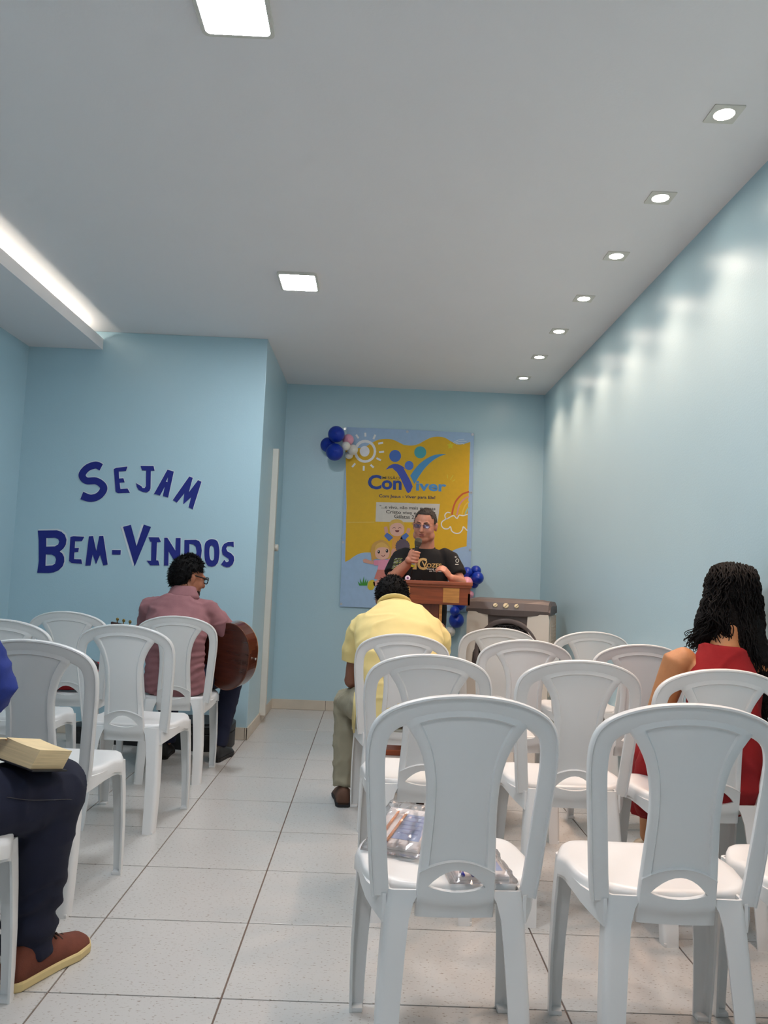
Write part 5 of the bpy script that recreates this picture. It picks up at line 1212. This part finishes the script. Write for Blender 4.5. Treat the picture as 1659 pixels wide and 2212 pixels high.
# ------------------------------------------------------------------ the woman in red
def woman():
    hc = V((1.272, 2.80, 1.078)); R = basis((0.15, 0.9, -0.42), (0.10, 0.40, 0.9))
    sk = skin('woman_skin', lin(176, 122, 80))
    sL, sR = V((1.070, 2.76, 0.862)), V((1.378, 2.74, 0.860)); sR = V((1.335, 2.74, 0.858))
    eL, hL = V((0.998, 2.80, 0.610)), V((1.13, 2.99, 0.565)); eR, hR = V((1.345, 2.84, 0.610)), V((1.26, 3.01, 0.565))
    bm = bmesh.new(); add_head(bm, hc, R, 0.90)
    limb(bm, [hc + V((-0.004, -0.03, -0.05)), V((1.232, 2.745, 0.955)), V((1.222, 2.735, 0.87))], [0.044, 0.045, 0.062])
    torso(bm, [(V((1.195, 2.70, 0.52)), 0.125, 0.085), (V((1.20, 2.70, 0.66)), 0.098, 0.07), (V((1.215, 2.725, 0.82)), 0.118, 0.075)])
    for a, b, c in ((sR, eR, hR), (sL, eL, hL)): limb(bm, [a + V((0.02 if a.x < 1.2 else -0.02, 0, 0.004)), a, a.lerp(b, 0.4), b], [0.046, 0.050, 0.047, 0.038]); limb(bm, [b, b.lerp(c, 0.35), c], [0.036, 0.036, 0.024])
    add_hand(bm, hL, (0.6, 0.6, -0.1), (0, 0, -1), 0.78, 0.5, 1); add_hand(bm, hR, (-0.5, 0.6, -0.1), (0, 0, -1), 0.78, 0.5, -1)
    legs = [(V((1.13, 2.74, 0.50)), V((1.115, 3.12, 0.50)), V((1.185, 3.36, 0.09))), (V((1.27, 2.74, 0.50)), V((1.26, 3.12, 0.50)), V((1.29, 3.36, 0.09)))]
    for a, b, c in legs: limb(bm, [a, b, b.lerp(c, 0.4), c], [0.072, 0.050, 0.044, 0.030])
    body = person('person', remesh(bm, 'woman_body', 0.0065, 3), sk, 'woman with long black curly hair in a sleeveless red dress')
    bm = bmesh.new()
    torso(bm, [(V((1.195, 2.70, 0.47)), 0.165, 0.115), (V((1.195, 2.695, 0.56)), 0.150, 0.105), (V((1.20, 2.695, 0.66)), 0.118, 0.090), (V((1.215, 2.72, 0.80)), 0.132, 0.092), (V((1.220, 2.735, 0.870)), 0.104, 0.076), (V((1.226, 2.74, 0.918)), 0.082, 0.060)], ('round', 'flat'))
    # skirt over the lap, falling beside the near knee
    torso(bm, [(V((1.19, 2.72, 0.50)), 0.165, 0.085), (V((1.185, 2.95, 0.51)), 0.165, 0.072), (V((1.185, 3.12, 0.500)), 0.155, 0.065)])
    torso(bm, [(V((1.15, 3.02, 0.50)), 0.135, 0.085), (V((1.15, 3.06, 0.40)), 0.135, 0.085), (V((1.155, 3.12, 0.262)), 0.132, 0.085)], ('round', 'flat'))
    limb(bm, [(1.05, 2.92, 0.50), (1.035, 2.96, 0.40), (1.05, 3.02, 0.29)], [0.055, 0.05, 0.035])
    me = remesh(bm, 'dress', 0.008, 5); displace(me, folds(0.008, 9, (1, 1, 0.7), 11)); link('dress', me, cloth('red_crepe', lin(138, 12, 20), 0.15, 500, 0.06), body)
    M_BE = mat('beige_canvas', lin(190, 176, 154), 0.8); M_BS = mat('pale_rubber', lin(206, 196, 180), 0.7)
    for a, b, c in legs: shoe(body, (c.x, c.y - 0.075, 0), (c.x + 0.02, c.y + 0.145, 0), M_BE, M_BS, w=0.042, h=0.062)
    # hair: a full core mass plus wavy locks
    bm = bmesh.new()
    add_ell(bm, hc + R @ V((0, -0.015, 0.03)), (0.084, 0.10, 0.092), R)
    add_tube(bm, [hc + V((0.0, 0, 0.03)), hc + V((0.0, -0.025, -0.05)), hc + V((0.02, -0.045, -0.14)), hc + V((0.065, -0.070, -0.25)), hc + V((0.08, -0.090, -0.37))], [(0.088, 0.072), (0.098, 0.066), (0.088, 0.050), (0.060, 0.036), (0.030, 0.02)], 20, 'round', V((1, 0, 0)))
    add_tube(bm, [hc + V((-0.050, 0.0, 0.0)), hc + V((-0.076, 0.0, -0.08)), hc + V((-0.098, -0.01, -0.138))], [0.048, 0.050, 0.038], 14)
    add_tube(bm, [hc + V((0.050, 0.01, 0.0)), hc + V((0.068, 0.0, -0.12)), hc + V((0.075, -0.03, -0.28))], [0.045, 0.044, 0.025], 14)
    add_ell(bm, hc + V((-0.030, -0.042, -0.115)), (0.080, 0.036, 0.055))
    me = remesh(bm, 'hair', 0.008, 3); displace(me, lambda c, n: 0.005 * math.sin(c.z * 230 + 9 * noise.noise(c * 12)) * noise.noise(c * 30 + V((3, 1, 2))) + 0.004 * noise.noise(c * 60))
    hr = link('hair', me, M_HAIRB, body)
    bm = bmesh.new(); rs = random.Random(3)
    cc = hc + R @ V((0, -0.015, 0.03))
    for i in range(760):
        side = rs.random(); a = rs.uniform(-math.pi, math.pi)
        x0 = rs.uniform(-1, 1); back = rs.uniform(-1.0, 0.5)
        p0 = cc + R @ V((0.088 * x0 * 0.85, 0.10 * back * math.sqrt(max(0, 1 - (x0 * 0.85) ** 2)), 0.0))
        st = cc + R @ V((0.07 * x0, 0.06 * back, 0.075 * math.sqrt(max(0.05, 1 - 0.5 * x0 * x0))))
        if x0 < -0.25:
            if rs.random() < 0.5: end = hc + V((-0.118 + rs.uniform(-0.035, 0.05), rs.uniform(-0.03, 0.05), -0.155 + rs.uniform(-0.03, 0.03)))
            else: end = hc + V((-0.03 + rs.uniform(-0.05, 0.05), -0.088, -0.180 + rs.uniform(-0.02, 0.02)))
            mid = hc + V((-0.096 + rs.uniform(-0.012, 0.05), -0.075 * rs.uniform(0.1, 1.3), -0.05))
        else:
            end = hc + V((0.075 + rs.uniform(-0.07, 0.03), -0.105 + rs.uniform(-0.01, 0.05), -0.36 + rs.uniform(-0.08, 0.10))); mid = hc + V((0.088 * x0 + 0.012, -0.098 + 0.06 * abs(x0) + rs.uniform(-0.008, 0.012), -0.09))
        top_ = p0 + (p0 - cc) * 0.12
        path = smooth_loop([st + (st - cc) * 0.10, top_, mid, end], 14, False); n = len(path); pts = []; rr = []
        ph = rs.uniform(0, 6.28); fr = rs.uniform(0.8, 1.2); am = rs.uniform(0.003, 0.0065)
        for k, p in enumerate(path):
            t = k / (n - 1); w_ = am * min(1, t * 2.2)
            pts.append(p + V((math.sin(ph + k * fr) * w_, math.cos(ph * 1.3 + k * fr) * w_, math.sin(ph + k * fr * 1.1) * w_ * 0.3)))
            pts[-1].x = min(pts[-1].x, 1.398); rr.append(0.0030 * (1 - 0.65 * t ** 3))
        add_tube(bm, pts, rr, 5, 'flat')
    link('curly_locks', from_bm(bm, 'curly_locks'), M_HAIRB, hr, True)
woman()

# ------------------------------------------------------------------ the man in dark jeans at the left edge
def jeans_man():
    hc = V((-1.20, 1.985, 1.185)); R = basis((0.35, 0.8, -0.45), (0.1, 0.3, 0.95))
    sk = skin('jeans_man_skin', lin(152, 104, 80))
    sR, sL = V((-0.985, 1.915, 0.955)), V((-1.33, 1.90, 0.955))
    eR, hR = V((-0.915, 1.975, 0.792)), V((-1.09, 2.14, 0.700)); eL, hL = V((-1.40, 1.99, 0.70)), V((-1.24, 2.17, 0.70))
    bm = bmesh.new(); add_head(bm, hc, R, 0.98)
    limb(bm, [hc + V((0.0, -0.03, -0.05)), V((-1.18, 1.925, 1.03)), V((-1.17, 1.90, 0.94))], [0.056, 0.058, 0.07])
    torso(bm, [(V((-1.10, 1.90, 0.53)), 0.125, 0.095), (V((-1.12, 1.885, 0.70)), 0.12, 0.09), (V((-1.155, 1.89, 0.90)), 0.135, 0.085)])
    for a, b, c in ((sR, eR, hR), (sL, eL, hL)): limb(bm, [a, b], [0.042, 0.038]); limb(bm, [b, b.lerp(c, 0.35), c], [0.040, 0.041, 0.028])
    add_hand(bm, hR, (-0.4, 0.8, -0.2), (-0.3, 0.2, -0.9), 0.88, 0.6, -1); add_hand(bm, hL, (0.4, 0.8, -0.2), (0.3, 0.2, -0.9), 0.88, 0.6, 1)
    legs = [(V((-1.02, 1.95, 0.500)), V((-0.848, 2.225, 0.490)), V((-0.895, 2.255, 0.095))), (V((-1.19, 1.95, 0.515)), V((-1.24, 2.30, 0.52)), V((-1.24, 2.28, 0.09)))]
    for a, b, c in legs: limb(bm, [a, b, c], [0.066, 0.050, 0.034])
    body = person('person', remesh(bm, 'jeans_man_body', 0.007, 3), sk, 'man in royal blue shirt and dark jeans with a book on his lap')
    bm = bmesh.new()
    torso(bm, [(V((-1.10, 1.89, 0.475)), 0.165, 0.120), (V((-1.10, 1.885, 0.60)), 0.168, 0.128), (V((-1.115, 1.88, 0.74)), 0.165, 0.120), (V((-1.15, 1.885, 0.90)), 0.178, 0.108), (V((-1.17, 1.90, 0.975)), 0.14, 0.088), (V((-1.18, 1.915, 1.025)), 0.085, 0.07)], ('flat', 'flat'))
    limb(bm, [sR + V((-0.04, 0, 0)), sR, sR.lerp(eR, 0.5), eR, eR.lerp(hR, 0.12)], [0.060, 0.068, 0.066, 0.063, 0.062], ('round', 'flat'))
    limb(bm, [sL + V((0.04, 0, 0)), sL, sL.lerp(eL, 0.5), eL], [0.060, 0.066, 0.064, 0.060], ('round', 'flat'))
    me = remesh(bm, 'shirt', 0.0075, 4); displace(me, folds(0.009, 10, (1, 1, 1.6), 13)); link('shirt', me, cloth('royal_blue_cotton', lin(34, 52, 128), 0.12, 500), body)
    bm = bmesh.new()
    for a, b, c in legs:
        limb(bm, [a, a.lerp(b, 0.5), b + V((0, -0.01, 0))], [0.100, 0.098, 0.092]); add_ell(bm, b + V((0.0, 0.005, 0.0)), (0.090, 0.088, 0.092))
        limb(bm, [b, b.lerp(c, 0.3) + V((0, -0.02, 0)), b.lerp(c, 0.65), b.lerp(c, 0.9), c + V((0, 0.005, -0.035))], [0.086, 0.084, 0.075, 0.070, 0.074], ('round', 'flat'))
    add_ell(bm, (-1.10, 1.90, 0.52), (0.165, 0.125, 0.075))
    me = remesh(bm, 'jeans', 0.0085, 5)
    def jf(c, n):
        hem = max(0, min(1, (0.28 - c.z) / 0.12)); return 0.008 * math.sin(c.z * 75 + 6 * noise.noise(c * 9)) * hem + folds(0.007, 10, (1, 1, 0.8), 15)(c, n)
    displace(me, jf); jb = link('jeans', me, cloth('indigo_denim', lin(15, 21, 44), 0.35, 900, 0.12), body)
    bvj = bvh_of(me); seam = []
    for px, py in ((14, 1722), (60, 1728), (110, 1728), (150, 1727), (182, 1733)):
        q = on_body(bvj, px, py, 0.0005)
        if q: seam.append(q)
    if len(seam) > 2:
        bm = bmesh.new(); add_tube(bm, smooth_loop(seam, 5, False), [0.0010] * (5 * (len(seam) - 1) + 1), 5, 'flat'); link('seam', from_bm(bm, 'seam'), mat('tan_thread', lin(60, 58, 60), 0.8), jb)
    M_B2 = mat('reddish_brown_suede', lin(104, 54, 38), 0.85, 0.12, 30, bump=0.2, bscale=400); M_S2 = mat('cream_rubber_sole', lin(214, 194, 140), 0.6)
    s1 = shoe(body, (-0.905, 2.155, 0), (-0.795, 2.425, 0), M_B2, M_S2, w=0.054, h=0.085, sole_h=0.026); shoe(body, (-1.24, 2.19, 0), (-1.23, 2.46, 0), M_B2, M_S2, w=0.054, h=0.085, sole_h=0.026)
    bm = bmesh.new(); d = (V((-0.795, 2.425, 0)) - V((-0.905, 2.155, 0))).normalized(); a = V((d.y, -d.x, 0))
    for k in range(4):
        p = V((-0.905, 2.155, 0)) + d * (0.15 + 0.022 * k); z = 0.088 - 0.011 * k
        add_tube(bm, [p - a * 0.022 + V((0, 0, z - 0.008)), p + V((0, 0, z + 0.004)), p + a * 0.022 + V((0, 0, z - 0.008))], [0.003] * 3, 6)
    link('laces', from_bm(bm, 'laces'), mat('dark_brown_lace', lin(58, 40, 32), 0.8), s1, True)
    hair_cap('hair', hc, R, 0.98, lambda p: p.z > (0.09 if p.y > 0.05 else (0.03 if p.y > 0.01 else -0.05)) and not (abs(p.x) > 0.060 and p.y > -0.022 and p.z < 0.035), 0.012, 0.004, 500, 0.016, 0.0022, (0, 0.1, -0.2), M_HAIRB, body)
    # open book on the lap
    bk = empty('open_book', (-0.905, 2.12, 0.596)); tag(bk, 'thick open book with cream page edges on the lap of the man in jeans', 'book')
    bk.rotation_euler = (math.radians(-12), math.radians(9), math.radians(-20))
    M_PG = mat('cream_page_edges', lin(226, 204, 160), 0.8, 0.12, 90, stretch=(0.1, 0.1, 4)); M_PT = mat('page_paper', lin(200, 186, 160), 0.8, 0.03); M_CV = mat('black_leatherette', lin(24, 24, 26), 0.6)
    def block(x0, x1, hin, hout, sgn):
        bm = bmesh.new(); rings = []
        for t in range(9):
            s = t / 8; x = x0 + (x1 - x0) * s; z = 0.004 + hin * (1 - s) ** 2 * 0.3 + (hin * (1 - 0.3) + (hout - hin * 0.7) * s) * (1 - 0.12 * s * s) if True else 0
            sk_ = sgn * 0.010 * s
            rings.append([(x, -0.062, 0.004), (x, 0.062, 0.004), (x + sk_, 0.062, z), (x + sk_, -0.062, z)])
        add_ringloft(bm, rings); return from_bm(bm, 'pb')
    link('page_block', block(0.0, -0.100, 0.048, 0.030, -1), M_PG, bk); link('page_block', block(0.0, 0.100, 0.052, 0.056, 1), M_PG, bk)
    bm = bmesh.new(); add_box(bm, -0.112, 0.112, -0.067, 0.067, 0.0, 0.004, 0.001); link('cover', from_bm(bm, 'cv'), M_CV, bk)
    bm = bmesh.new(); add_tube(bm, [(0.0, -0.063, 0.05), (0.004, 0.0, 0.053), (0.0, 0.065, 0.05), (0.004, 0.085, 0.03)], [(0.003, 0.001)] * 4, 6, 'flat'); link('ribbon', from_bm(bm, 'rib'), M_ORG, bk, True)
jeans_man()
